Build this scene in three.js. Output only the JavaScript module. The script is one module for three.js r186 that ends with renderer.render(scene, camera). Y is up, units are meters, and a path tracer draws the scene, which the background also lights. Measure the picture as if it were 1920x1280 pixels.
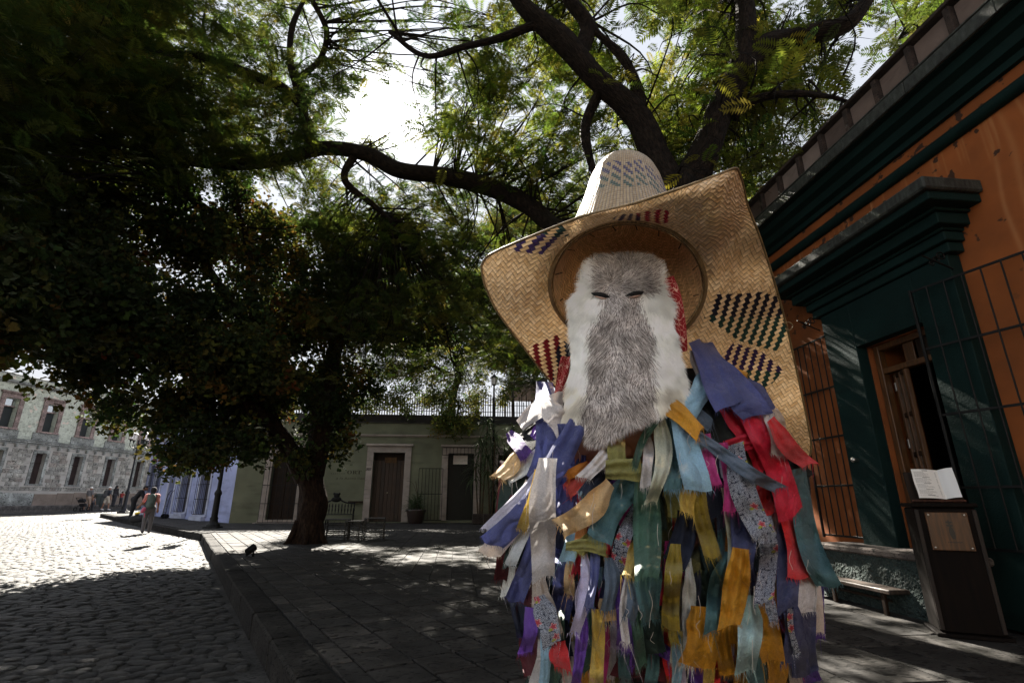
import * as THREE from 'three';
import { mergeGeometries, mergeVertices, toCreasedNormals } from 'three/addons/utils/BufferGeometryUtils.js';

// ---------- camera, sky, sun, exposure ----------
const W = 1024, H = 682, R = Math.PI / 180;
const scene = new THREE.Scene();
const camera = new THREE.PerspectiveCamera(67.94, W / H, 0.05, 4000);
const PITCH = 17.36 * R, YAW = 6.03 * R;
camera.position.set(0, 1, 0); camera.rotation.order = 'YXZ'; camera.rotation.set(PITCH, -YAW, 0);
const SUN = new THREE.Vector3(-0.140, 0.651, -0.746).normalize();
const EXPOSURE = 6.6;
{
  const w = 1024, h = 512, data = new Float32Array(w * h * 4);
  for (let j = 0; j < h; j++) for (let i = 0; i < w; i++) {
    const up = ((j + 0.5) / h - 0.5) * Math.PI, az = ((i + 0.5) / w - 0.5) * 2 * Math.PI;
    const x = Math.cos(az) * Math.cos(up), y = Math.sin(up), z = Math.sin(az) * Math.cos(up);
    const a = Math.acos(Math.min(1, x * SUN.x + y * SUN.y + z * SUN.z)) / R, t = Math.pow(Math.max(0, y), 0.6);
    const glow = 4 * Math.exp(-((a / 2.2) ** 2)) + 0.21 * Math.exp(-a / 4) + 0.05 * Math.exp(-a / 20);
    const o = (j * w + i) * 4;
    data[o] = 0.132 * (1 - t) + 0.107 * t + glow; data[o + 1] = 0.134 * (1 - t) + 0.115 * t + glow * 0.99; data[o + 2] = 0.139 * (1 - t) + 0.133 * t + glow * 0.95; data[o + 3] = 1;
  }
  const sky = new THREE.DataTexture(data, w, h, THREE.RGBAFormat, THREE.FloatType);
  sky.mapping = THREE.EquirectangularReflectionMapping; sky.magFilter = THREE.LinearFilter; sky.needsUpdate = true;
  scene.background = sky; scene.environment = sky;
}
const sun = new THREE.DirectionalLight(new THREE.Color(1, 0.93, 0.82), 5);
sun.position.copy(SUN).multiplyScalar(80); sun.target.position.set(0, 0, -10); sun.position.add(sun.target.position);
sun.castShadow = true; sun.shadow.mapSize.set(4096, 4096);
Object.assign(sun.shadow.camera, { left: -50, right: 50, top: 50, bottom: -50, near: 1, far: 220 });
scene.add(sun, sun.target);
const renderer = new THREE.WebGLRenderer({ antialias: true });
renderer.setSize(W, H); renderer.toneMapping = THREE.LinearToneMapping; renderer.toneMappingExposure = EXPOSURE;
renderer.shadowMap.enabled = true; renderer.shadowMap.type = THREE.PCFSoftShadowMap;

// ---------- helpers ----------
const V = (x, y, z) => new THREE.Vector3(x, y, z);
function rng(seed) { let s = seed | 0; return () => { s = (s + 0x6d2b79f5) | 0; let t = Math.imul(s ^ (s >>> 15), 1 | s); t = (t + Math.imul(t ^ (t >>> 7), 61 | t)) ^ t; return ((t ^ (t >>> 14)) >>> 0) / 4294967296; }; }
const lerp = (a, b, t) => a + (b - a) * t, clamp = (x, a = 0, b = 1) => Math.min(b, Math.max(a, x)), sstep = (x, a, b) => { const t = clamp((x - a) / (b - a)); return t * t * (3 - 2 * t); };
// a direction seen in the photograph (1920 x 1280) from the photographer's place, for measuring the site
const FOC = 950;
function dirOf(px, py) {
  const cx = (px - 960) / FOC, cy = -(py - 640) / FOC;
  const y = cy * Math.cos(PITCH) + Math.sin(PITCH), f = Math.cos(PITCH) - cy * Math.sin(PITCH);
  return V(cx * Math.cos(YAW) + f * Math.sin(YAW), y, -(f * Math.cos(YAW) - cx * Math.sin(YAW)));
}
const at = (px, py, depth) => dirOf(px, py).multiplyScalar(depth).add(camera.position);          // depth along the lens axis
const far = (px, py, D) => { const d = dirOf(px, py); return d.multiplyScalar(D / Math.hypot(d.x, d.z)).add(camera.position); };   // D metres away over the ground
const names = new Map();
function numbered(n) { const k = names.get(n) ?? 0; names.set(n, k + 1); return k ? n + '_' + String(k).padStart(3, '0') : n; }
function mesh(name, geo, mat, parent = scene) {
  const m = new THREE.Mesh(geo, mat); m.name = parent === scene ? numbered(name) : name; m.castShadow = m.receiveShadow = true; parent.add(m); return m;
}
function thing(name, label, category, pos = [0, 0, 0], turn = 0, group) {
  const o = new THREE.Group(); o.name = numbered(name); o.position.set(...pos); o.rotation.y = turn; scene.add(o);
  o.userData = { label, category }; if (group) o.userData.group = group; return o;
}
function struct(name) { const o = new THREE.Group(); o.name = name; o.userData.kind = 'structure'; scene.add(o); return o; }
function sub(name, parent) { const o = new THREE.Group(); o.name = name; parent.add(o); return o; }
function uniq(parent) { const seen = {}; parent.traverse(c => { if (c !== parent && c.name) { const n = c.name; const key = c.parent.uuid + n; const k = seen[key] ?? 0; seen[key] = k + 1; if (k) c.name = n + '_' + String(k).padStart(3, '0'); } }); }
function fromTris(tris, uvs) {
  const g = new THREE.BufferGeometry(); g.setAttribute('position', new THREE.Float32BufferAttribute(tris, 3));
  if (uvs) g.setAttribute('uv', new THREE.Float32BufferAttribute(uvs, 2)); g.computeVertexNormals(); return uvs ? g : boxUV(g);
}
// texture coordinates in metres, each face laid flat along its main direction
function boxUV(geo, ou = 0, ov = 0) {
  const g = geo.index ? geo.toNonIndexed() : geo, p = g.attributes.position, uv = new Float32Array(p.count * 2), a = V(), b = V(), c = V();
  for (let i = 0; i < p.count; i += 3) {
    a.fromBufferAttribute(p, i); b.fromBufferAttribute(p, i + 1); c.fromBufferAttribute(p, i + 2);
    const n = b.clone().sub(a).cross(c.clone().sub(a)), x = Math.abs(n.x), y = Math.abs(n.y), z = Math.abs(n.z);
    [a, b, c].forEach((q, k) => { const [u, v] = y >= x && y >= z ? [q.x, q.z] : x >= z ? [q.z, q.y] : [q.x, q.y]; uv[(i + k) * 2] = u + ou; uv[(i + k) * 2 + 1] = v + ov; });
  }
  g.setAttribute('uv', new THREE.BufferAttribute(uv, 2)); return g;
}
// a box with its edges cut by c
function box(w, h, d, x = 0, y = 0, z = 0, c = 0.006) {
  c = Math.min(c, w * 0.24, h * 0.24, d * 0.24);
  const e = [w / 2, h / 2, d / 2], S = [-1, 1], vert = (s, a) => [0, 1, 2].map(k => s[k] * (e[k] - (k === a ? 0 : c)));
  const tris = [], put = (pts) => {
    const m = [0, 1, 2].map(k => pts.reduce((t, p) => t + p[k], 0)), n = V(...pts[1]).sub(V(...pts[0])).cross(V(...pts[2]).sub(V(...pts[0])));
    const q = n.dot(V(...m)) < 0 ? [...pts].reverse() : pts;
    for (let i = 1; i + 1 < q.length; i++) tris.push(...q[0], ...q[i], ...q[i + 1]);
  };
  for (let a = 0; a < 3; a++) { const b = (a + 1) % 3, d2 = (a + 2) % 3;
    for (const s of S) { const mk = (p, q) => { const t = []; t[a] = s; t[b] = p; t[d2] = q; return t; }; put([vert(mk(-1, -1), a), vert(mk(1, -1), a), vert(mk(1, 1), a), vert(mk(-1, 1), a)]);
      for (const t of S) { const mk2 = (q) => { const r = []; r[a] = s; r[b] = t; r[d2] = q; return r; }; put([vert(mk2(-1), a), vert(mk2(1), a), vert(mk2(1), b), vert(mk2(-1), b)]); } } }
  for (const i of S) for (const j of S) for (const k of S) put([0, 1, 2].map(a => vert([i, j, k], a)));
  const g = new THREE.BufferGeometry(); g.setAttribute('position', new THREE.Float32BufferAttribute(tris, 3)); g.computeVertexNormals(); boxUV(g);
  return g.translate(x, y, z);
}
const span = (x0, x1, y0, y1, z0, z1, c) => boxUV(box(Math.abs(x1 - x0), Math.abs(y1 - y0), Math.abs(z1 - z0), (x0 + x1) / 2, (y0 + y1) / 2, (z0 + z1) / 2, c));
const merge = (gs) => mergeGeometries(gs.map(g => { g = g.index ? g.toNonIndexed() : g; for (const k of Object.keys(g.attributes)) if (!['position', 'normal', 'uv'].includes(k)) g.deleteAttribute(k); return g; }));
// a tapered, smooth tube through points; radii at those points
function tube(pts, radii, seg = 24, sides = 8, wob = 0, seed = 1, cap = true) {
  const curve = new THREE.CatmullRomCurve3(pts, false, 'centripetal'), fr = curve.computeFrenetFrames(seg), pos = [], uv = [], idx = [], rnd = rng(seed), ph = [rnd() * 9, rnd() * 9, rnd() * 9];
  const len = curve.getLength();
  for (let i = 0; i <= seg; i++) {
    const t = i / seg, c = curve.getPointAt(t), f = t * (radii.length - 1), k = Math.min(radii.length - 2, Math.floor(f)), r = lerp(radii[k], radii[k + 1], f - k);
    for (let j = 0; j <= sides; j++) {
      const a = j / sides * Math.PI * 2, w = 1 + wob * (Math.sin(a * 3 + ph[0] + t * 4) * 0.5 + Math.sin(a * 5 + ph[1] - t * 9) * 0.3 + Math.sin(a * 2 + ph[2] + t * 17) * 0.3);
      const p = c.clone().addScaledVector(fr.normals[i], Math.cos(a) * r * w).addScaledVector(fr.binormals[i], Math.sin(a) * r * w);
      pos.push(p.x, p.y, p.z); uv.push(j / sides * Math.max(0.3, Math.round(radii[0] * 6.28 / 0.5) * 0.5), t * len);
    }
  }
  const n = sides + 1;
  for (let i = 0; i < seg; i++) for (let j = 0; j < sides; j++) { const a = i * n + j, b = a + n; idx.push(a, a + 1, b, a + 1, b + 1, b); }
  if (cap) for (const [i, q] of [[0, 0], [seg, 1]]) { const c = curve.getPointAt(q), k = pos.length / 3; pos.push(c.x, c.y, c.z); uv.push(0, 0); for (let j = 0; j < sides; j++) q ? idx.push(i * n + j, i * n + j + 1, k) : idx.push(i * n + j + 1, i * n + j, k); }
  const g = new THREE.BufferGeometry(); g.setAttribute('position', new THREE.Float32BufferAttribute(pos, 3)); g.setAttribute('uv', new THREE.Float32BufferAttribute(uv, 2)); g.setIndex(idx); g.computeVertexNormals(); return g;
}
const rod = (a, b, r, sides = 6) => { const d = b.clone().sub(a), g = new THREE.CylinderGeometry(r, r, d.length(), sides, 1); g.translate(0, d.length() / 2, 0); g.applyQuaternion(new THREE.Quaternion().setFromUnitVectors(V(0, 1, 0), d.clone().normalize())); return g.translate(a.x, a.y, a.z); };
function lathe(profile, seg = 24) { return new THREE.LatheGeometry(profile.map(([r, y]) => new THREE.Vector2(r, y)), seg); }
// a wall of thickness t (front face at z = 0) with rectangular openings, local x along it
function wallGeo(pts, holes, t) {
  const s = new THREE.Shape(pts.map(p => new THREE.Vector2(...p)));
  for (const [x0, x1, y0, y1] of holes) s.holes.push(new THREE.Path([[x0, y0], [x0, y1], [x1, y1], [x1, y0]].map(p => new THREE.Vector2(...p))));
  return boxUV(new THREE.ExtrudeGeometry(s, { depth: t, bevelEnabled: false }).translate(0, 0, -t));
}
// smooth union of tapered capsules [ax,ay,az, bx,by,bz, ra, rb, flatten z] meshed with surface nets
function flesh(caps, cell, k = 0.03) {
  const lo = [1e9, 1e9, 1e9], hi = [-1e9, -1e9, -1e9];
  for (const c of caps) for (let e = 0; e < 2; e++) for (let q = 0; q < 3; q++) { lo[q] = Math.min(lo[q], c[e * 3 + q] - c[6 + e] - 3 * cell); hi[q] = Math.max(hi[q], c[e * 3 + q] + c[6 + e] + 3 * cell); }
  const n = [0, 1, 2].map(q => Math.ceil((hi[q] - lo[q]) / cell) + 1), F = new Float32Array(n[0] * n[1] * n[2]).fill(1);
  const I = (x, y, z) => x + n[0] * (y + n[1] * z);
  for (const c of caps) {
    const m = Math.max(c[6], c[7]) + k * 2 + 2 * cell, fz = c[8] ?? 1, a = [0, 1, 2].map(q => Math.max(0, Math.floor((Math.min(c[q], c[q + 3]) - m - lo[q]) / cell))), b = [0, 1, 2].map(q => Math.min(n[q] - 1, Math.ceil((Math.max(c[q], c[q + 3]) + m - lo[q]) / cell)));
    const dx = c[3] - c[0], dy = c[4] - c[1], dz = c[5] - c[2], L = dx * dx + dy * dy + dz * dz || 1e-9;
    for (let z = a[2]; z <= b[2]; z++) for (let y = a[1]; y <= b[1]; y++) for (let x = a[0]; x <= b[0]; x++) {
      const px = lo[0] + x * cell - c[0], py = lo[1] + y * cell - c[1], pz = lo[2] + z * cell - c[2], t = clamp((px * dx + py * dy + pz * dz) / L);
      const d = Math.hypot(px - dx * t, py - dy * t, (pz - dz * t) * fz) - lerp(c[6], c[7], t), i = I(x, y, z), e = F[i], h = clamp(0.5 + 0.5 * (e - d) / k);
      F[i] = lerp(e, d, h) - k * h * (1 - h);
    }
  }
  const id = new Int32Array(F.length).fill(-1), pos = [], idx = [];
  for (let z = 0; z < n[2] - 1; z++) for (let y = 0; y < n[1] - 1; y++) for (let x = 0; x < n[0] - 1; x++) {
    let cnt = 0, sx = 0, sy = 0, sz = 0; const v = [];
    for (let q = 0; q < 8; q++) v[q] = F[I(x + (q & 1), y + (q >> 1 & 1), z + (q >> 2))];
    for (let q = 0; q < 8; q++) for (let e = 0; e < 3; e++) if (!(q >> e & 1)) { const r = q | 1 << e; if (v[q] < 0 !== v[r] < 0) { const t = v[q] / (v[q] - v[r]); cnt++; sx += (q & 1) + (e === 0 ? t : 0); sy += (q >> 1 & 1) + (e === 1 ? t : 0); sz += (q >> 2) + (e === 2 ? t : 0); } }
    if (cnt) { id[I(x, y, z)] = pos.length / 3; pos.push(lo[0] + (x + sx / cnt) * cell, lo[1] + (y + sy / cnt) * cell, lo[2] + (z + sz / cnt) * cell); }
  }
  const st = [1, n[0], n[0] * n[1]];
  for (let z = 1; z < n[2] - 1; z++) for (let y = 1; y < n[1] - 1; y++) for (let x = 1; x < n[0] - 1; x++) { const i = I(x, y, z);
    for (let e = 0; e < 3; e++) { const s = F[i] < 0; if (s === F[i + st[e]] < 0) continue; const u = st[(e + 1) % 3], w = st[(e + 2) % 3], q = [id[i], id[i - u], id[i - u - w], id[i - w]]; if (q.some(k => k < 0)) continue; s ? idx.push(q[0], q[1], q[2], q[0], q[2], q[3]) : idx.push(q[0], q[2], q[1], q[0], q[3], q[2]); } }
  const g = new THREE.BufferGeometry(); g.setAttribute('position', new THREE.Float32BufferAttribute(pos, 3)); g.setIndex(idx); g.computeVertexNormals();
  const uv = new Float32Array(pos.length / 3 * 2); for (let i = 0; i < uv.length / 2; i++) { uv[i * 2] = pos[i * 3] + pos[i * 3 + 2] * 0.7; uv[i * 2 + 1] = pos[i * 3 + 1]; } g.setAttribute('uv', new THREE.BufferAttribute(uv, 2));
  return g;
}
// ---------- textures ----------
function lattice(ix, iy, s) { let h = Math.imul(ix, 374761393) ^ Math.imul(iy, 668265263) ^ Math.imul(s, 1274126177); h = Math.imul(h ^ (h >>> 13), 1274126177); return ((h ^ (h >>> 16)) >>> 0) / 4294967296; }
function vn(x, y, p, q, s) { const m = (a, b) => ((a % b) + b) % b, ix = Math.floor(x), iy = Math.floor(y), fx = x - ix, fy = y - iy, u = fx * fx * (3 - 2 * fx), v = fy * fy * (3 - 2 * fy);
  return lerp(lerp(lattice(m(ix, p), m(iy, q), s), lattice(m(ix + 1, p), m(iy, q), s), u), lerp(lattice(m(ix, p), m(iy + 1, q), s), lattice(m(ix + 1, p), m(iy + 1, q), s), u), v); }
function fbm(u, v, p, q, oct, s) { let t = 0, a = 0.5, n = 0; for (let o = 0; o < oct; o++) { t += a * vn(u * p, v * q, p, q, s + o); n += a; a *= 0.5; p *= 2; q *= 2; } return t / n; }
function tex(w, h, fn, color = true) {
  const d = new Uint8Array(w * h * 4);
  for (let j = 0; j < h; j++) for (let i = 0; i < w; i++) { const c = fn((i + 0.5) / w, (j + 0.5) / h, i, j), o = (j * w + i) * 4; for (let k = 0; k < 3; k++) d[o + k] = clamp(Array.isArray(c) ? c[k] : c) * 255; d[o + 3] = 255; }
  const t = new THREE.DataTexture(d, w, h); t.wrapS = t.wrapT = THREE.RepeatWrapping; t.magFilter = THREE.LinearFilter; t.minFilter = THREE.LinearMipmapLinearFilter; t.generateMipmaps = true; if (color) t.colorSpace = THREE.SRGBColorSpace; t.needsUpdate = true; return t;
}
function rep(t, sx, sy = sx) { const c = t.clone(); c.repeat.set(1 / sx, 1 / sy); c.needsUpdate = true; return c; }
const T = {};
T.plaster = tex(512, 512, (u, v) => { const a = fbm(u, v, 4, 4, 6, 3), b = fbm(u, v, 3, 12, 4, 9); return 0.74 + 0.3 * (a - 0.1) * 0.9 - 0.10 * sstep(b, 0.58, 0.8); });
T.plasterB = tex(512, 512, (u, v) => 0.6 * fbm(u, v, 10, 10, 5, 21) + 0.4 * fbm(u, v, 90, 90, 2, 31), false);
T.roughcast = tex(256, 256, (u, v) => Math.pow(fbm(u, v, 22, 22, 3, 77), 1.3), false);
T.stone = tex(512, 512, (u, v) => { const a = fbm(u, v, 5, 5, 6, 41), p = fbm(u, v, 26, 60, 3, 43), q = fbm(u, v, 140, 140, 2, 45); return 0.60 + 0.5 * (a - 0.3) - 0.45 * sstep(p, 0.60, 0.74) + 0.14 * (q - 0.5); });
T.stoneB = tex(512, 512, (u, v) => { const p = fbm(u, v, 26, 60, 3, 43), a = fbm(u, v, 12, 12, 4, 47); return 0.55 * a + 0.45 * (1 - sstep(p, 0.56, 0.74)); }, false);
T.bark = tex(256, 512, (u, v) => { const r = fbm(u, v, 14, 5, 5, 51), q = fbm(u, v, 4, 3, 4, 53); return [0.5 + 0.55 * (r - 0.4) + 0.25 * (q - 0.5), 0.47 + 0.52 * (r - 0.4) + 0.26 * (q - 0.5), 0.44 + 0.5 * (r - 0.4) + 0.22 * (q - 0.5)]; });
T.barkB = tex(256, 512, (u, v) => { const r = Math.abs(fbm(u, v, 12, 4, 5, 51) - 0.5) * 2; return Math.pow(r, 0.6); }, false);
T.wood = tex(256, 512, (u, v) => { const g = fbm(u, v, 24, 2, 5, 61), k = fbm(u, v, 5, 2, 3, 63); return 0.62 + 0.5 * (g - 0.5) + 0.3 * (k - 0.5); });
T.cloth = tex(256, 256, (u, v, i, j) => 0.5 + 0.3 * Math.sin(i * Math.PI / 2) * 0.5 + 0.3 * Math.sin(j * Math.PI / 2) * 0.5 + 0.3 * (fbm(u, v, 60, 60, 2, 71) - 0.5), false);
T.clothC = tex(256, 256, (u, v) => 0.80 + 0.30 * (fbm(u, v, 3, 3, 5, 73) - 0.35) + 0.12 * (fbm(u, v, 120, 120, 1, 75) - 0.5));
T.rag = tex(512, 512, (u, v, i, j) => { const a = 1 - Math.abs(fbm(u, v, 5, 4, 4, 91) - 0.5) * 2, b = fbm(u, v, 12, 9, 3, 93); return 0.62 * Math.pow(a, 3) + 0.25 * b + 0.07 * (Math.sin(i * 1.2) + Math.sin(j * 1.2)) * 0.5; }, false);
T.iron = tex(128, 128, (u, v) => 0.6 + 0.6 * (fbm(u, v, 8, 8, 4, 81) - 0.4));
const mats = new Map();
function M(key, rgb, o = {}) {   // a material kept under a key; rgb is the linear base colour
  if (mats.has(key)) return mats.get(key);
  const { map, s = 1, bump, bs = 0.004, bscale, ...rest } = o, m = new (rest.transmission !== undefined || rest.specularIntensity !== undefined ? THREE.MeshPhysicalMaterial : THREE.MeshStandardMaterial)({ color: new THREE.Color().setRGB(...rgb), roughness: 0.9, ...rest });
  if (map) m.map = rep(map, s); if (bump) { m.bumpMap = rep(bump, bscale ?? s); m.bumpScale = bs; }
  m.name = key; mats.set(key, m); return m;
}
const iron = M('black iron', [0.014, 0.014, 0.014], { map: T.iron, s: 0.4, roughness: 0.55, metalness: 0.5 });

// ---------- ground, road, pavement ----------
const rise = (x, z) => { const s = -0.5 * x - 0.866 * z; return s < 21.7 ? 0 : s < 46 ? 0.0105 * (s - 21.7) : s < 62 ? 0.255 + 0.032 * (s - 46) : 0.767; };
const KERB0 = V(-1.02, 0, -3.77), KD = V(-0.438, 0, -0.899), KN = V(0.899, 0, -0.438), CORNER = V(-7.85, 0, -17.78), KERB2 = V(-21.5, 0, -35.0), ROAD = -0.2;
function sheet(x0, x1, z0, z1, step, y) {
  const nx = Math.round((x1 - x0) / step), nz = Math.round((z1 - z0) / step), pos = [], uv = [], idx = [];
  for (let j = 0; j <= nz; j++) for (let i = 0; i <= nx; i++) { const x = lerp(x0, x1, i / nx), z = lerp(z0, z1, j / nz); pos.push(x, y(x, z), z); uv.push(x, z); }
  for (let j = 0; j < nz; j++) for (let i = 0; i < nx; i++) { const a = j * (nx + 1) + i; idx.push(a, a + nx + 1, a + 1, a + 1, a + nx + 1, a + nx + 2); }
  const g = new THREE.BufferGeometry(); g.setAttribute('position', new THREE.Float32BufferAttribute(pos, 3)); g.setAttribute('uv', new THREE.Float32BufferAttribute(uv, 2)); g.setIndex(idx); g.computeVertexNormals(); return g;
}
const ground = struct('ground');
mesh('earth', sheet(-1500, 1500, -1500, 1500, 300, () => -0.55), M('pale earth', [0.26, 0.24, 0.21], { map: T.stone, s: 3 }), ground);
const road = struct('road');
mesh('road_bed', sheet(-70, 14, -90, 60, 1.5, (x, z) => rise(x, z) + ROAD - 0.022), M('grit between cobbles', [0.09, 0.085, 0.08], { map: T.stone, s: 0.7, bump: T.stoneB, bs: 0.01 }), road);
// whether a point lies on the pavement, signed distance from the kerb edge along the near kerb / the far kerb
const nearKerb = (x, z) => (x - KERB0.x) * KN.x + (z - KERB0.z) * KN.z;
const FD = KERB2.clone().sub(CORNER).normalize(), FN = V(-FD.z, 0, FD.x);
const farKerb = (x, z) => (x - CORNER.x) * FN.x + (z - CORNER.z) * FN.z;
const alongFar = (x, z) => (x - CORNER.x) * FD.x + (z - CORNER.z) * FD.z;
{
  const rnd = rng(5), geos = [];
  for (let v = 0; v < 4; v++) {
    const pos = [], r = [], n = 9; for (let j = 0; j < n; j++) r[j] = 0.86 + 0.26 * rnd();
    const ring = (s, y) => r.map((q, j) => { const a = j / n * 6.283; return [Math.cos(a) * q * s, y + (rnd() - 0.5) * 0.12, Math.sin(a) * q * s]; });
    const A = ring(1, -0.6), B = ring(0.95, 0.25), C = ring(0.66, 0.8), top = [0, 0.92, 0];
    for (let j = 0; j < n; j++) { const k = (j + 1) % n; pos.push(...A[j], ...B[j], ...B[k], ...A[j], ...B[k], ...A[k], ...B[j], ...C[j], ...C[k], ...B[j], ...C[k], ...B[k], ...C[j], ...top, ...C[k]); }
    const g = new THREE.BufferGeometry(); g.setAttribute('position', new THREE.Float32BufferAttribute(pos, 3)); g.computeVertexNormals(); geos.push(toCreasedNormals(mergeVertices(boxUV(g)), 1.2));
  }
  const cm = [0, 1, 2].map(i => M('cobble stone ' + i, [[0.12, 0.116, 0.112], [0.085, 0.083, 0.081], [0.17, 0.16, 0.15]][i], { map: T.stone, s: 1.6, bump: T.stoneB, bs: 0.03, bscale: 1.4, roughness: 0.62 }));
  const list = [];
  for (let z = 14; z > -58; z -= 0.125) for (let x = -46; x < 4; x += 0.175) {
    const X = x + (rnd() - 0.5) * 0.11 + ((Math.round(z / 0.125) & 1) ? 0.085 : 0), Z = z + (rnd() - 0.5) * 0.06 + 0.05 * Math.sin(x * 0.9);
    const out = Math.max(nearKerb(X, Z), farKerb(X, Z)); if (out > -0.12 && alongFar(X, Z) < 22) continue;
    if (Math.abs(X + 0.1) > 3 - Z * 1.15 && Z < -2) continue; if (Z > -2 && X < -9) continue;
    list.push([X, Z, 0.092 * (0.55 + 0.8 * rnd()), 0.014 * (0.5 + 1.0 * rnd()), 0.068 * (0.7 + 0.5 * rnd()), (rnd() - 0.5) * 0.9 + 0.12, Math.floor(rnd() * 4), (rnd() - 0.5) * 0.12, Math.floor(rnd() * 3)]);
  }
  const seen = (x, z) => { const d = V(x, ROAD, z).sub(camera.position), f = d.clone().applyAxisAngle(V(0, 1, 0), YAW).applyAxisAngle(V(1, 0, 0), -PITCH); return f.z < 0 && Math.abs(f.x / f.z) < 1.03 && Math.abs(f.y / f.z) < 0.69; };
  const rank = list.map((c, i) => [seen(c[0], c[1]) ? Math.hypot(c[0], c[1]) : 1e3, i]).sort((a, b) => a[0] - b[0]);
  const single = new Set(rank.slice(0, 300).map(q => q[1])), m4 = new THREE.Matrix4(), e = new THREE.Euler(), q4 = new THREE.Quaternion();
  const inst = geos.map(() => []);
  list.forEach((c, i) => {
    const [x, z, a, h, b, r, v, tilt, k] = c, y = rise(x, z) + ROAD - 0.012;
    if (single.has(i)) { const m = mesh('cobble', geos[v], cm[k], road); m.position.set(x, y, z); m.rotation.set(tilt, r, tilt * 0.7); m.scale.set(a, h, b); }
    else inst[v].push([x, y, z, a, h, b, r, tilt, k]);
  });
  inst.forEach((L, v) => { const im = new THREE.InstancedMesh(geos[v], M('far cobble stones', [1, 1, 1], { map: T.stone, s: 1.6, bump: T.stoneB, bs: 0.03, bscale: 1.4, roughness: 0.62 }), L.length); im.name = 'cobbles'; im.userData.kind = 'stuff'; im.castShadow = im.receiveShadow = true;
    L.forEach((c, i) => { im.setMatrixAt(i, m4.compose(V(c[0], c[1], c[2]), q4.setFromEuler(e.set(c[7], c[6], c[7] * 0.7)), V(c[3], c[4], c[5]))); im.setColorAt(i, cm[c[8]].color); }); road.add(im); });
}
const pavement = struct('pavement');
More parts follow.
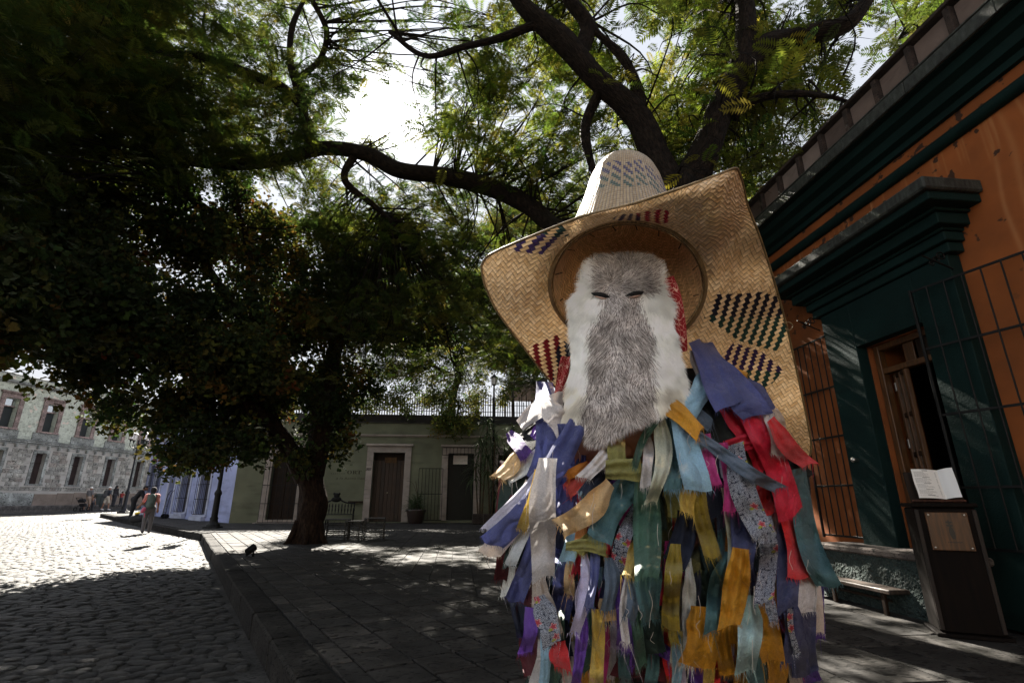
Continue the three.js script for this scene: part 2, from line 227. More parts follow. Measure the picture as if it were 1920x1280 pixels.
{
  const P2 = (n, k) => V(KERB0.x + KN.x * n + KD.x * k, 0, KERB0.z + KN.z * n + KD.z * k);   // n to the right of the kerb, k along it
  // bed under the slabs: near field and the strip along the far kerb
  const bedM = M('dark joint mortar', [0.014, 0.013, 0.012], { map: T.stone, s: 0.8 });
  const sh = new THREE.Shape([P2(0.02, -14), V(CORNER.x + 0.02, 0, CORNER.z), V(-9.9, 0, -25.5), V(4.9, 0, -25.5), V(4.9, 0, 9)].map(p => new THREE.Vector2(p.x, -p.z)));
  mesh('paving_bed', boxUV(new THREE.ShapeGeometry(sh).rotateX(-Math.PI / 2).translate(0, -0.018, 0)), bedM, pavement);
  const farBed = sheet(0, 21.8, 0.02, 7.5, 1, () => 0), fp = farBed.attributes.position; for (let i = 0; i < fp.count; i++) { const p = CORNER.clone().addScaledVector(FD, fp.getX(i)).addScaledVector(FN, fp.getZ(i)); fp.setXYZ(i, p.x, rise(p.x, p.z) - 0.022, p.z); } farBed.computeVertexNormals();
  mesh('paving_bed', farBed, bedM, pavement);
  const slabMat = [0, 1, 2, 3].map(i => M('paving stone ' + i, [[0.078, 0.071, 0.064], [0.062, 0.057, 0.052], [0.096, 0.087, 0.078], [0.072, 0.067, 0.062]][i], { map: T.stone, s: 0.9 + i * 0.13, bump: T.stoneB, bs: 0.007, roughness: 0.85, specularIntensity: 0.5 }));
  const rnd = rng(11), slabs = [];   // quads
  const rows = [0.24, 0.385, 0.725, 1.035, 1.32, 1.66, 2.0, 2.15];
  for (let r = 0; r < rows.length - 1; r++) { let k = -7 + rnd() * 0.4; while (k < 15.6 + r * 0.1) { const L = (r === 0 ? 0.55 : 0.36) * (0.8 + 0.55 * rnd()); slabs.push([P2(rows[r], k), P2(rows[r + 1], k), P2(rows[r + 1], k + L), P2(rows[r], k + L)]); k += L; } }
  // strips beside the wall, running with the wall
  for (let x = -9.6; x < 4.5; x += 0.29) { let z = 4 - rnd() * 1.2; while (z > -24.7) { const L = 0.9 + 0.8 * rnd(), z1 = Math.max(-24.75, z - L);
    const cut = (xx) => (2.165 - (xx - KERB0.x) * KN.x) / KN.z + KERB0.z;      // z on the slanted border of the kerb rows
    const za = Math.min(z, cut(x)), zb = Math.min(z, cut(x + 0.29)), ya = Math.min(z1, cut(x)), yb = Math.min(z1, cut(x + 0.29));
    if (za - ya > 0.05 || zb - yb > 0.05) { const qd = [V(x, 0, za), V(x + 0.29, 0, zb), V(x + 0.29, 0, yb), V(x, 0, ya)]; slabs.push(qd); }
    z = z1; } }
  // far strip in front of the blue house
  for (let a = 0.5; a < 21; a += 0.75) for (let b = 0.24; b < 6.5; b += 0.75) { const q = (i, j) => { const p = CORNER.clone().addScaledVector(FD, a + i * 0.75).addScaledVector(FN, b + j * 0.75); return p; }; const qd = [q(0, 0), q(0, 1), q(1, 1), q(1, 0)]; if (qd.every(p => (p.x - KERB0.x) * KD.x + (p.z - KERB0.z) * KD.z > 15.65 && (p.x + 9.9) * -0.721 + (p.z + 24.8) * 0.693 > 0.02 && (p.x < -9.9 || p.z > -24.75)) && qd.some(p => nearKerb(p.x, p.z) < 2.165)) slabs.push(qd); }
  function slabGeo(q, y0, tilt) {
    const c = q.reduce((s, p) => s.add(p), V()).multiplyScalar(0.25), g = 0.0065 + 0.006 * rnd(), ins = (p, d) => { const v = p.clone().sub(c), l = v.length(); return c.clone().addScaledVector(v, Math.max(0.05, 1 - d * 1.35 / l)); };
    const A = q.map(p => ins(p, g + rnd() * 0.003)), B = A.map(p => ins(p, 0.006)), tris = [];
    A.forEach(p => p.y = rise(p.x, p.z) - 0.03); B.forEach((p, i) => p.y = rise(p.x, p.z) + y0 + tilt[i]); const E = A.map((p, i) => { const e = p.clone(); e.y = B[i].y - 0.007; return e; });
    const f = (a, b, d) => tris.push(...a.toArray(), ...b.toArray(), ...d.toArray());
    for (let i = 0; i < 4; i++) { const k = (i + 1) % 4; f(A[i], A[k], E[k]); f(A[i], E[k], E[i]); f(E[i], E[k], B[k]); f(E[i], B[k], B[i]); }
    f(B[0], B[1], B[2]); f(B[0], B[2], B[3]); return boxUV(fromTris(tris), rnd() * 5, rnd() * 5);
  }
  const score = slabs.map((q, i) => { const c = q.reduce((s, p) => s.add(p), V()).multiplyScalar(0.25), f = c.clone().sub(camera.position).applyAxisAngle(V(0, 1, 0), YAW).applyAxisAngle(V(1, 0, 0), -PITCH); return [f.z < 0 && Math.abs(f.x / f.z) < 1.05 && Math.abs(f.y / f.z) < 0.72 ? -f.z : 1e3, i]; }).sort((a, b) => a[0] - b[0]);
  const rest = [];
  score.forEach(([, i], k) => { const j = () => (rnd() - 0.5) * 0.006, g = slabGeo(slabs[i], j(), [j() * 0.5, j() * 0.5, j() * 0.5, j() * 0.5]); if (k < 300) mesh('paving_slab', g, slabMat[Math.floor(rnd() * 4)], pavement); else rest.push(g); });
  const far0 = mesh('paving_slabs', merge(rest), slabMat[3], pavement); far0.userData.kind = 'stuff';
  // kerb stones: near line, then the far line round the corner
  const km = [0, 1].map(i => M('kerb stone ' + i, [[0.036, 0.033, 0.03], [0.05, 0.046, 0.041]][i], { specularIntensity: 0.4, map: T.stone, s: 0.8, bump: T.stoneB, bs: 0.012 }));
  const kerbRun = (a, d, n, len) => { let s = 0; while (s < len) { const L = Math.min(len - s, 0.75 + 0.5 * rnd()), mid = a.clone().addScaledVector(d, s + L / 2).addScaledVector(n, 0.115 + (rnd() - 0.5) * 0.012);
    const g = box(0.23, 0.36, L - 0.012, 0, 0, 0, 0.018), m = mesh('kerb_stone', g, km[Math.floor(rnd() * 2)], pavement); m.position.set(mid.x, rise(mid.x, mid.z) - 0.178 + (rnd() - 0.5) * 0.01, mid.z); m.rotation.set((rnd() - 0.5) * 0.006, Math.atan2(d.x, d.z) + (rnd() - 0.5) * 0.01, (rnd() - 0.5) * 0.03); s += L; } };
  kerbRun(P2(0, -7), KD, KN, CORNER.clone().sub(P2(0, -7)).dot(KD) - 0.1);
  kerbRun(CORNER.clone().addScaledVector(FD, 0.12), FD, FN, KERB2.distanceTo(CORNER));
}

// ---------- the orange building on the right ----------
const woodDark = M('dark brown wood', [0.05, 0.025, 0.012], { specularIntensity: 0.4, map: T.wood, s: 0.5, bump: T.wood, bs: 0.002, roughness: 0.6 });
const woodOrange = M('orange brown wood', [0.24, 0.10, 0.03], { map: T.wood, s: 0.5, bump: T.wood, bs: 0.002, roughness: 0.5 });
const glassM = M('window glass', [0.9, 0.95, 0.95], { transmission: 1, thickness: 0, roughness: 0.03 });
const voidM = M('shaded room colour', [0.03, 0.028, 0.026]);  // near-black base colour puts the shade of unlit rooms into the walls
{
  const XW = 4.52, b = thing('orange_building', 'orange plastered building with dark green cornice and door hood along the right edge', 'building', [XW, 0, 0]);
  // streaked ochre plaster: paint wear and drips that run down the wall
  const streaks = tex(2048, 1024, (u, v) => {   // nine metres of wall, five metres high
    const z = u * 9 - 9, y = v * 5, m = fbm(u, v, 5, 3, 6, 101), f = fbm(u, v, 40, 24, 4, 103); let drip = 0;
    const cols = [[-3.24, 2.3, 0.022, 1], [-3.12, 1.7, 0.03, 0.8], [-2.93, 2.6, 0.018, 0.8], [-2.74, 2.0, 0.03, 1], [-2.55, 2.9, 0.02, 0.7], [-5.9, 3.0, 0.02, 0.6], [-1.9, 1.5, 0.03, 0.9], [-1.2, 2.4, 0.02, 0.8], [-0.5, 1.2, 0.03, 0.8], [-7.6, 2.2, 0.03, 0.8], [-8.3, 1.4, 0.025, 0.8]];
    for (const [c, end, w, k] of cols) { const x = z - c + 0.03 * Math.sin(y * 1.9 + c * 9) + 0.012 * Math.sin(y * 7 + c); if (y > end && y < 4.2) drip += k * Math.exp(-((x / (w * (0.7 + 0.6 * fbm(u, v, 30, 20, 2, 106)))) ** 2)) * sstep(y, end, end + 0.7) * (0.45 + 0.9 * fbm(u, v, 60, 18, 3, 107)); }
    for (let k = 0; k < 46; k++) { const c = -6.3 + 3.2 * lattice(k, 3, 201), end = 3.72 + 0.42 * lattice(k, 4, 201), x = z - c; if (y > end && y < 4.22 && Math.abs(x) < 0.06) drip += 0.6 * Math.exp(-((x / (0.006 + 0.012 * lattice(k, 5, 201))) ** 2)) * sstep(y, end, end + 0.12); }
    const flake = sstep(fbm(u, v, 90, 52, 4, 109), 0.70, 0.74) * sstep(y, 2.2, 3.6), k = clamp(drip * 0.4), t = 0.82 + 0.44 * (m - 0.45) + 0.22 * (f - 0.5), base = [0.66 * t, 0.362 * t, 0.150 * t];
    const c = base.map((q, i) => lerp(q, [0.74, 0.53, 0.37][i], k)); return c.map((q, i) => lerp(q, [0.16, 0.10, 0.07][i], flake * 0.8));
  });
  const orange = new THREE.MeshStandardMaterial({ color: 0xffffff, roughness: 0.88, map: streaks, bumpMap: rep(T.plasterB, 0.9), bumpScale: 0.006 }); orange.name = 'ochre orange plaster';
  const green = M('dark green paint', [0.006, 0.027, 0.025], { specularIntensity: 0.35, map: T.plaster, s: 1.2, bump: T.plasterB, bs: 0.005, bscale: 0.8, roughness: 0.75 });
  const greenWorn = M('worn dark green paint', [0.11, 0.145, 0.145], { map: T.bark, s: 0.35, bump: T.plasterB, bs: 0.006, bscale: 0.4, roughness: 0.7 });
  const fix = g => { const p = g.attributes.position, uv = g.attributes.uv; for (let i = 0; i < p.count; i++) uv.setXY(i, (p.getZ(i) + 9) / 9, p.getY(i) / 5); return g; };
  // wall lies in the y-z plane; local x of wallGeo runs towards -z
  const wf = wallGeo([[-24.7, -0.3], [7, -0.3], [7, 4.78], [-24.7, 4.78]], [[-4.97, -4.15, 0.55, 2.62]], 0.45).rotateY(-Math.PI / 2);   // its front faces the street
  mesh('wall', fix(wf), orange, b);
  const room = sub('entrance_hall', b);
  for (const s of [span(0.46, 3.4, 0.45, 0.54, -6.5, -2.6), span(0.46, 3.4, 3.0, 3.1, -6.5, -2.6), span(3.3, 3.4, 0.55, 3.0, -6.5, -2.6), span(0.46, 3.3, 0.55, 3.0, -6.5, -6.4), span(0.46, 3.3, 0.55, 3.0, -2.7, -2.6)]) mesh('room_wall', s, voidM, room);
  mesh('roof', span(0.46, 7.5, 4.72, 4.78, -24.7, 7), M('grey roof tiles', [0.25, 0.22, 0.2], { map: T.stone, s: 1 }), b);
  for (const z of [-24.6, 6.9]) mesh('end_wall', span(0.46, 7.5, -0.3, 4.7, z - 0.08, z + 0.08), orange, b);
  mesh('back_wall', span(7.4, 7.5, -0.3, 4.7, -24.5, 6.8), orange, b);
  // round moulding under the cornice
  mesh('moulding', boxUV(new THREE.CylinderGeometry(0.062, 0.062, 31.6, 10).rotateX(Math.PI / 2).translate(-0.02, 4.24, -8.85)), green, b);
  // cornice: stepped profile drawn along the wall
  const prof = [[0, 4.44], [-0.05, 4.44], [-0.06, 4.50], [-0.13, 4.52], [-0.16, 4.60], [-0.24, 4.63], [-0.27, 4.70], [-0.33, 4.70], [-0.33, 4.80], [0, 4.80]];
  const sweep = (pr, z0, z1) => { const s = new THREE.Shape(pr.map(p => new THREE.Vector2(...p))); return boxUV(toCreasedNormals(new THREE.ExtrudeGeometry(s, { depth: z1 - z0, bevelEnabled: false }).translate(0, 0, z0), 0.5)); };
  mesh('cornice', sweep(prof, -24.7, 7), green, b);
  const rnd = rng(31);
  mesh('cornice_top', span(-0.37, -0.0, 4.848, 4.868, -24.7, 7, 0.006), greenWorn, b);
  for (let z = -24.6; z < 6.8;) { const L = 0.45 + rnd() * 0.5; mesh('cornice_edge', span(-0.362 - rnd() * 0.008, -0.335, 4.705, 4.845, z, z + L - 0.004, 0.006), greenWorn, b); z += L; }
  // parapet of posts, pink panels and a rail
  const panelM = [0, 1, 2].map(i => M('pinkish parapet panel ' + i, [[0.25, 0.18, 0.15], [0.17, 0.12, 0.10], [0.34, 0.26, 0.22]][i], { map: T.plaster, s: 0.8, bump: T.plasterB, bs: 0.004 })), postM = M('dark brick posts', [0.10, 0.062, 0.048], { map: T.stone, s: 0.5, bump: T.stoneB, bs: 0.006 });
  const pp = sub('parapet', b);
  for (let z = -24.5, i = 0; z < 6.5; z += 0.42, i++) {
    mesh('post', span(-0.26, -0.13, 4.87, 5.25, z, z + 0.06), postM, pp);
    mesh('panel', span(-0.215, -0.16, 4.87, 5.23, z + 0.07, z + 0.415), panelM[Math.floor(rnd() * 3)], pp);
  }
  mesh('rail', span(-0.28, -0.1, 5.253, 5.295, -24.6, 6.7), postM, pp);
  // door surround and the heavy hood over it
  const jamb = [span(-0.13, 0.0, 0.02, 3.14, -5.43, -4.98), span(-0.13, 0.0, 0.02, 3.14, -4.14, -3.74), span(-0.13, 0.0, 2.625, 3.14, -4.978, -4.142)];
  jamb.forEach((g, i) => mesh(i < 2 ? 'door_jamb' : 'door_lintel', boxUV(g), green, b));
  const hood = sub('door_hood', b);
  const hp = [[0.03, 3.145], [0.075, 3.24], [0.10, 3.33], [0.19, 3.36], [0.235, 3.47], [0.385, 3.50], [0.41, 3.58]];
  for (let i = 0; i + 1 < hp.length; i++) { const o = 0.13 + hp[i][0], e = hp[i][0] * 0.72; mesh('hood_step', span(-o, 0, hp[i][1], hp[i + 1][1] - 0.002, -5.5 - e, -3.70 + e, 0.008), green, hood); }
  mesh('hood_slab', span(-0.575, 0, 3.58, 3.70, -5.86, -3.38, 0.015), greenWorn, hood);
  // moss and flaking grown along the top of the hood
  const moss = []; for (let i = 0; i < 260; i++) { const z = -5.8 + rnd() * 2.35, r = 0.008 + 0.02 * rnd() * rnd(); const g = new THREE.IcosahedronGeometry(r, 0); g.scale(1, 0.6 + rnd(), 1); g.translate(-0.06 - 0.48 * (1 - rnd() * rnd()), 3.70 + r * 0.3, z); moss.push(boxUV(g)); }
  const mo = mesh('moss', merge(moss), M('dry moss', [0.035, 0.022, 0.012]), hood); mo.userData.kind = 'stuff';
  // scrolled iron brackets under the hood
  for (const z of [-5.46, -3.71]) { const br = []; for (const [y, r] of [[3.10, 0.045], [3.06, 0.035], [3.02, 0.026]]) { const pts = []; for (let k = 0; k <= 14; k++) { const a = k / 14 * 7.5, q = r * (1 - k / 22); pts.push(V(-0.17 - (3.14 - y) * 1.4 - Math.cos(a) * q, y + Math.sin(a) * q, z)); } br.push(tube(pts, [0.007, 0.006], 22, 5)); } br.push(rod(V(-0.14, 2.98, z), V(-0.42, 3.10, z), 0.008)); mesh('scroll_bracket', merge(br), iron, b); }
  // door: frame, transom and a leaf standing ajar inside
  const frame = sub('door_frame', b);
  for (const g of [span(0.05, 0.13, 0.56, 2.62, -4.968, -4.90), span(0.05, 0.13, 0.56, 2.62, -4.22, -4.152), span(0.05, 0.13, 2.56, 2.62, -4.898, -4.222), span(0.05, 0.14, 2.30, 2.36, -4.898, -4.222)]) mesh('frame_rail', g, woodOrange, frame);
  mesh('transom_panel', span(0.08, 0.10, 2.362, 2.558, -4.62, -4.50), woodOrange, frame);
  mesh('transom_panel', span(0.085, 0.10, 2.362, 2.558, -4.47, -4.225), woodDark, frame);
  const leaf = sub('glazed_door', b); leaf.position.set(0.15, 0.56, -4.89); leaf.rotation.y = -0.42;
  for (const [z0, z1] of [[0, 0.055], [0.145, 0.175], [0.265, 0.32]]) mesh('stile', span(0, 0.04, 0, 1.73, z0, z1), woodOrange, leaf);
  for (const y of [0, 0.42, 0.86, 1.26, 1.69]) { mesh('door_rail', span(0.002, 0.038, y, y + 0.045, 0.056, 0.144), woodDark, leaf); mesh('door_rail', span(0.002, 0.038, y, y + 0.045, 0.176, 0.264), woodDark, leaf); }
  for (let r = 0; r < 4; r++) for (const z of [0.1, 0.22]) mesh('door_pane', span(0.018, 0.022, [0.05, 0.47, 0.91, 1.31][r], [0.415, 0.855, 1.255, 1.685][r], z - 0.044, z + 0.044, 0.001), glassM, leaf);
  const steel = M('brushed steel', [0.6, 0.58, 0.55], { metalness: 1, roughness: 0.35 });
  for (const y of [0.2, 0.95, 1.55]) mesh('hinge', span(-0.012, -0.002, y, y + 0.09, 0.008, 0.048), steel, leaf);
  // rough green step under the door
  const st = sub('entrance_step', b), rough = M('rough dark green roughcast', [0.035, 0.062, 0.056], { map: T.plaster, s: 0.5, bump: T.roughcast, bs: 0.05, bscale: 0.5, roughness: 0.85 });
  { const g = new THREE.BoxGeometry(0.30, 0.475, 1.42, 10, 40, 110), p = g.attributes.position; for (let i = 0; i < p.count; i++) { const x = p.getX(i), y = p.getY(i), z = p.getZ(i); if (x < -0.149) { const q = fbm((z + 2) * 0.25, (y + 2) * 0.25, 22, 22, 3, 211); p.setX(i, x - 0.045 * (q - 0.35)); } } g.computeVertexNormals(); mesh('roughcast_block', boxUV(g.translate(-0.285, 0.237, -5.05)), rough, st); }
  mesh('step_top', span(-0.47, 0.06, 0.478, 0.545, -5.77, -4.05, 0.02), M('worn stone tread', [0.2, 0.16, 0.14], { map: T.stone, s: 0.7, bump: T.stoneB, bs: 0.008 }), st);
  // iron gate leaves folded back on both sides of the door
  function gate(name, x, z, yaw, w, label, bars, rails, y0, y1) {
    const g = sub(name, b); g.position.set(x, 0, z); g.rotation.y = yaw;
    for (let i = 0; i <= bars; i++) { const edge = i === 0 || i === bars, q = w * i / bars; mesh('bar', edge ? span(-0.013, 0.013, y0, y1, q - 0.011, q + 0.011, 0.003) : rod(V(0, y0 + 0.02, q), V(0, y1 - 0.02, q), 0.0075), iron, g); }
    for (const y of rails) { mesh('rail', span(-0.006, 0.006, y - 0.011, y + 0.011, 0.012, w - 0.012, 0.002), iron, g); }
    if (label) g.userData.label = label; return g;
  }
  gate('gate_leaf', -0.05, -6.15, 0, 0.66, 'iron gate leaf folded back left of the door', 6, [0.60, 1.16, 1.72, 2.30, 2.93], 0.57, 2.95);
  gate('gate_leaf', -0.24, -4.08, 0.22, 1.02, 'iron gate leaf standing open right of the door', 7, [0.62, 1.10, 1.72, 2.33, 2.90], 0.60, 2.92);
  mesh('wall_lamp_bracket', merge([rod(V(-0.13, 1.42, -5.28), V(-0.17, 1.42, -5.28), 0.02), boxUV(new THREE.IcosahedronGeometry(0.028, 1).translate(-0.18, 1.42, -5.28))]), steel, b);
  uniq(b);
}
// low plank step in front of the door
{
  const s = thing('step_bench', 'low brown wooden plank step in front of the green roughcast doorstep', 'bench', [4.02, 0, -5.28]);
  mesh('seat', span(-0.13, 0.13, 0.185, 0.225, -0.64, 0.66, 0.008), M('worn grey brown plank', [0.17, 0.115, 0.085], { map: T.wood, s: 0.5, bump: T.wood, bs: 0.004, roughness: 0.6 }), s);
  for (const [x, z] of [[-0.1, -0.56], [0.1, -0.56], [-0.1, 0.55], [0.1, 0.55], [-0.1, -0.1], [0.1, -0.1]]) mesh('leg', span(x - 0.016, x + 0.016, 0, 0.183, z - 0.022, z + 0.022), woodDark, s);
  mesh('brace', span(-0.012, 0.012, 0.10, 0.125, -0.53, 0.52), woodDark, s); uniq(s);
}
// menu stand with an open menu
{
  const g = thing('menu_stand', 'dark wooden pedestal with a carved orange wood plate beside the green doorway', 'menu stand', [4.0, 0, -4.05], -0.55);
  const dark = M('very dark varnished wood', [0.012, 0.0055, 0.003], { specularIntensity: 0.3, map: T.wood, s: 0.6, bump: T.wood, bs: 0.002, roughness: 0.75 });
  mesh('pedestal', span(-0.20, 0.20, 0.03, 0.94, -0.17, 0.17, 0.012), dark, g); mesh('base', span(-0.23, 0.23, 0, 0.028, -0.20, 0.20, 0.006), dark, g);
  for (const x of [-0.185, 0.185]) mesh('edge_strip', span(x - 0.014, x + 0.014, 0.05, 0.925, 0.171, 0.184, 0.003), M('brown edge wood', [0.03, 0.014, 0.006], { map: T.wood, s: 0.5, roughness: 0.7 }), g);
  mesh('top', span(-0.215, 0.215, 0.943, 0.975, -0.19, 0.19, 0.008), dark, g);
  // plate with its cut-in emblem: a slender plant over a short line of letters
  const plateT = tex(256, 256, (u, v) => { const gr = 0.62 + 0.5 * (fbm(v, u, 2, 24, 4, 121) - 0.5); let e = 0; const x = u - 0.54 + (v - 0.5) * 0.10; if (v > 0.3 && v < 0.80) { const w = v < 0.6 ? 0.035 + 0.03 * Math.sin((v - 0.3) / 0.3 * 3) : 0.05 + 0.03 * Math.sin(v * 70); if (Math.abs(x) < w * (v > 0.76 ? 0.5 : 1)) e = 1; } if (v > 0.2 && v < 0.235 && Math.abs(u - 0.57) < 0.17 && Math.sin(u * 190) > -0.3) e = 0.9; return [gr * lerp(1, 0.2, e), gr * lerp(1, 0.2, e), gr * lerp(1, 0.25, e)]; });
  const pm = new THREE.MeshStandardMaterial({ color: new THREE.Color().setRGB(0.19, 0.068, 0.014), map: plateT, roughness: 0.42 }); pm.name = 'engraved plate';
  const pg = span(-0.135, 0.135, 0.62, 0.905, 0.172, 0.19, 0.003); { const p = pg.attributes.position, uv = pg.attributes.uv; for (let i = 0; i < p.count; i++) uv.setXY(i, (p.getX(i) + 0.135) / 0.27, (p.getY(i) - 0.62) / 0.285); }
  mesh('emblem_plate', pg, pm, g);
  for (const [x, y] of [[-0.115, 0.64], [0.115, 0.64], [-0.115, 0.885], [0.115, 0.885]]) mesh('screw', boxUV(new THREE.SphereGeometry(0.008, 8, 6).scale(1, 1, 0.6).translate(x, y, 0.193)), M('steel screw', [0.55, 0.52, 0.48], { metalness: 1, roughness: 0.4 }), g);
  const rest = sub('menu_rest', g); rest.position.set(0, 0.975, 0.02); rest.rotation.x = -0.32;
  mesh('rest_board', span(-0.17, 0.19, 0.01, 0.275, -0.03, -0.012, 0.004), woodDark, rest); mesh('rest_ledge', span(-0.17, 0.19, 0.0, 0.018, -0.010, 0.04, 0.004), M('reddish wood ledge', [0.2, 0.07, 0.04], { map: T.wood, s: 0.4 }), rest);
  uniq(g);
  const mn = thing('menu', 'open white paper menu leaning on the wooden stand by the doorway', 'menu', [4.0, 0.975, -4.05], -0.55);
  const mt = document.createElement('canvas'); mt.width = 512; mt.height = 512; const c = mt.getContext('2d'); c.fillStyle = '#e6e3de'; c.fillRect(0, 0, 512, 512); c.fillStyle = '#55504c'; const rnd = rng(8);
  c.fillRect(200, 20, 110, 10); for (let y = 50, k = 0; y < 480; y += 15, k++) { if (k % 7 === 6) { c.fillRect(180, y, 140, 8); continue; } let x = 40; const end = 180 + rnd() * 190; while (x < end) { const w = 8 + rnd() * 30; c.fillRect(x, y, w, 4); x += w + 6; } c.fillRect(440, y, 26, 4); }
  const ct = new THREE.CanvasTexture(mt); ct.colorSpace = THREE.SRGBColorSpace;
  const paper = new THREE.MeshStandardMaterial({ color: 0xffffff, map: ct, roughness: 0.6 }), blank = M('glossy blank paper', [0.78, 0.78, 0.78], { roughness: 0.25 });
  const page = (sx, w, yaw, m, name) => { const g2 = new THREE.PlaneGeometry(w, 0.275, 6, 6).translate(sx * w / 2, 0.1375, 0), p = g2.attributes.position; for (let i = 0; i < p.count; i++) { const q = Math.abs(p.getX(i)) / w; p.setZ(i, 0.012 * Math.sin(q * 3.1) + 0.006 * Math.sin(p.getY(i) * 30) * q); } g2.computeVertexNormals(); const o = mesh(name, g2, m, inner); o.rotation.y = yaw; return o; };
  const inner = sub('sheet', mn); inner.position.set(0.06, 0.03, 0.055); inner.rotation.x = -0.32; inner.scale.set(0.88, 0.9, 1);
  page(-1, 0.215, 0.16, paper, 'printed_page'); page(1, 0.12, -0.45, blank, 'blank_page');
}

// ---------- facades across the square ----------
function frameBox(parent, name, x0, x1, y0, y1, t, out, m, sill = true) {   // stone surround round an opening
  const f = sub(name, parent);
  mesh('jamb', span(x0 - t, x0, y0, y1, -0.02, out), m, f); mesh('jamb', span(x1, x1 + t, y0, y1, -0.02, out), m, f);
  mesh('lintel', span(x0 - t, x1 + t, y1 + 0.002, y1 + t, -0.02, out + 0.004), m, f);
  if (sill) mesh('sill', span(x0 - t - 0.03, x1 + t + 0.03, y0 - 0.1, y0 - 0.002, -0.02, out + 0.05), m, f);
  return f;
}
function grille(parent, x0, x1, y0, y1, out, n, rails) {
  const g = sub('window_grille', parent);
  for (let i = 0; i <= n; i++) { const x = lerp(x0, x1, i / n); mesh('bar', rod(V(x, y0, out), V(x, y1, out), 0.011, 5), iron, g); }
  for (let k = 0; k < rails; k++) { const y = lerp(y0, y1, rails === 1 ? 0.5 : k / (rails - 1)); mesh('rail', merge([span(x0, x1, y - 0.014, y + 0.014, out - 0.02, out - 0.011, 0.002), span(x0 - 0.008, x0 + 0.008, y - 0.012, y + 0.012, 0, out - 0.021, 0.002), span(x1 - 0.008, x1 + 0.008, y - 0.012, y + 0.012, 0, out - 0.021, 0.002)]), iron, g); }
  return g;
}
{
  const b = thing('green_building', 'low olive green house with pale stone door frames and a picket railed roof terrace', 'building', [-9.9, 0, -24.78]);
  const wallM = M('olive green plaster', [0.21, 0.215, 0.135], { map: T.plaster, s: 3.2, bump: T.plasterB, bs: 0.006, bscale: 1.4 }), pale = M('pale pinkish stone frame', [0.50, 0.42, 0.36], { map: T.plaster, s: 1.3, bump: T.stoneB, bs: 0.003, bscale: 0.6 });
  const op = [[1.52, 2.72, 0.16, 3.05], [6.0, 7.45, 0.04, 3.12], [9.47, 10.7, 0.1, 3.11], [11.85, 12.95, 0.5, 3.05]];
  mesh('wall', wallGeo([[0, -0.3], [14.4, -0.3], [14.4, 4.5], [0, 4.5]], op, 0.4), wallM, b);
  mesh('side_wall', span(-0.0, 0.3, -0.3, 4.4, -9, -0.41), wallM, b); mesh('back_wall', span(0.3, 14.4, -0.3, 4.4, -9.2, -9.0), wallM, b);
  mesh('terrace_floor', span(0.3, 14.4, 4.38, 4.46, -9, -0.41), M('terrace tiles', [0.3, 0.22, 0.17], { map: T.stone, s: 1 }), b);
  for (const [x0, x1, y0, y1] of op) mesh('room_shade_panel', span(x0 - 0.3, x1 + 0.3, y0 - 0.1, y1 + 0.1, -1.6, -1.5), voidM, b);  // dark sheets behind the openings stand in for the shade indoors
  mesh('cornice', span(0, 14.4, 3.90, 3.955, 0.002, 0.09, 0.015), pale, b); mesh('cornice', span(0, 14.4, 3.86, 3.898, 0.002, 0.05, 0.01), pale, b);
  mesh('coping', span(-0.03, 14.4, 4.502, 4.56, -0.42, 0.06, 0.01), M('dark coping', [0.09, 0.085, 0.07], { map: T.stone, s: 0.8 }), b);
  for (const [i, o] of op.entries()) { const f = frameBox(b, i === 3 || i === 0 ? 'window_frame' : 'door_frame', ...o, 0.29, 0.06, pale, i === 3 || i === 0); mesh('hood_mould', span(o[0] - 0.36, o[1] + 0.36, o[3] + 0.295, o[3] + 0.40, -0.02, 0.15, 0.015), pale, f); }
  // first opening: grilled window with a stone base
  mesh('window_base', span(1.1, 3.15, -0.1, 0.05, 0.03, 0.32), pale, b); grille(b, 1.3, 2.95, 0.06, 3.2, 0.27, 8, 5);
  for (let k = 0; k < 2; k++) mesh('shutter', span(1.53 + k * 0.6, 2.11 + k * 0.6, 0.17, 3.04, -0.25, -0.2), woodDark, b);
  // plank door with house plate
  const d1 = sub('plank_door', b);
  for (let i = 0; i < 8; i++) mesh('plank', span(6.01 + i * 0.18, 6.185 + i * 0.18, 0.06, 2.78, -0.3, -0.255 + (i % 3) * 0.004, 0.008), M('door wood ' + i % 2, [[0.085, 0.042, 0.02], [0.11, 0.052, 0.024]][i % 2], { map: T.wood, s: 0.6, bump: T.wood, bs: 0.004, roughness: 0.55 }), d1);
  mesh('door_head', span(6.01, 7.44, 2.79, 3.11, -0.3, -0.25), woodDark, d1); mesh('door_plate', span(6.5, 7.05, 2.66, 2.92, -0.245, -0.225), M('orange board', [0.26, 0.13, 0.045], { map: T.wood, s: 0.3 }), d1);
  mesh('knob', boxUV(new THREE.SphereGeometry(0.035, 10, 8).translate(6.72, 1.3, -0.22)), M('pale brass', [0.8, 0.72, 0.5], { metalness: 0.8, roughness: 0.25 }), d1);
  // second door: dark green leaf, paper notice, barred transom
  const d2 = sub('green_door', b), dg = M('dark green door paint', [0.008, 0.015, 0.013], { specularIntensity: 0.4, map: T.wood, s: 0.8, roughness: 0.4 });
  mesh('leaf', span(9.48, 10.69, 0.11, 3.1, -0.34, -0.30), dg, d2); for (const [x, y0, y1] of [[9.55, 0.3, 1.3], [9.55, 1.45, 2.5], [10.15, 0.3, 1.3], [10.15, 1.45, 2.5]]) mesh('panel', span(x, x + 0.48, y0, y1, -0.298, -0.28, 0.01), dg, d2);
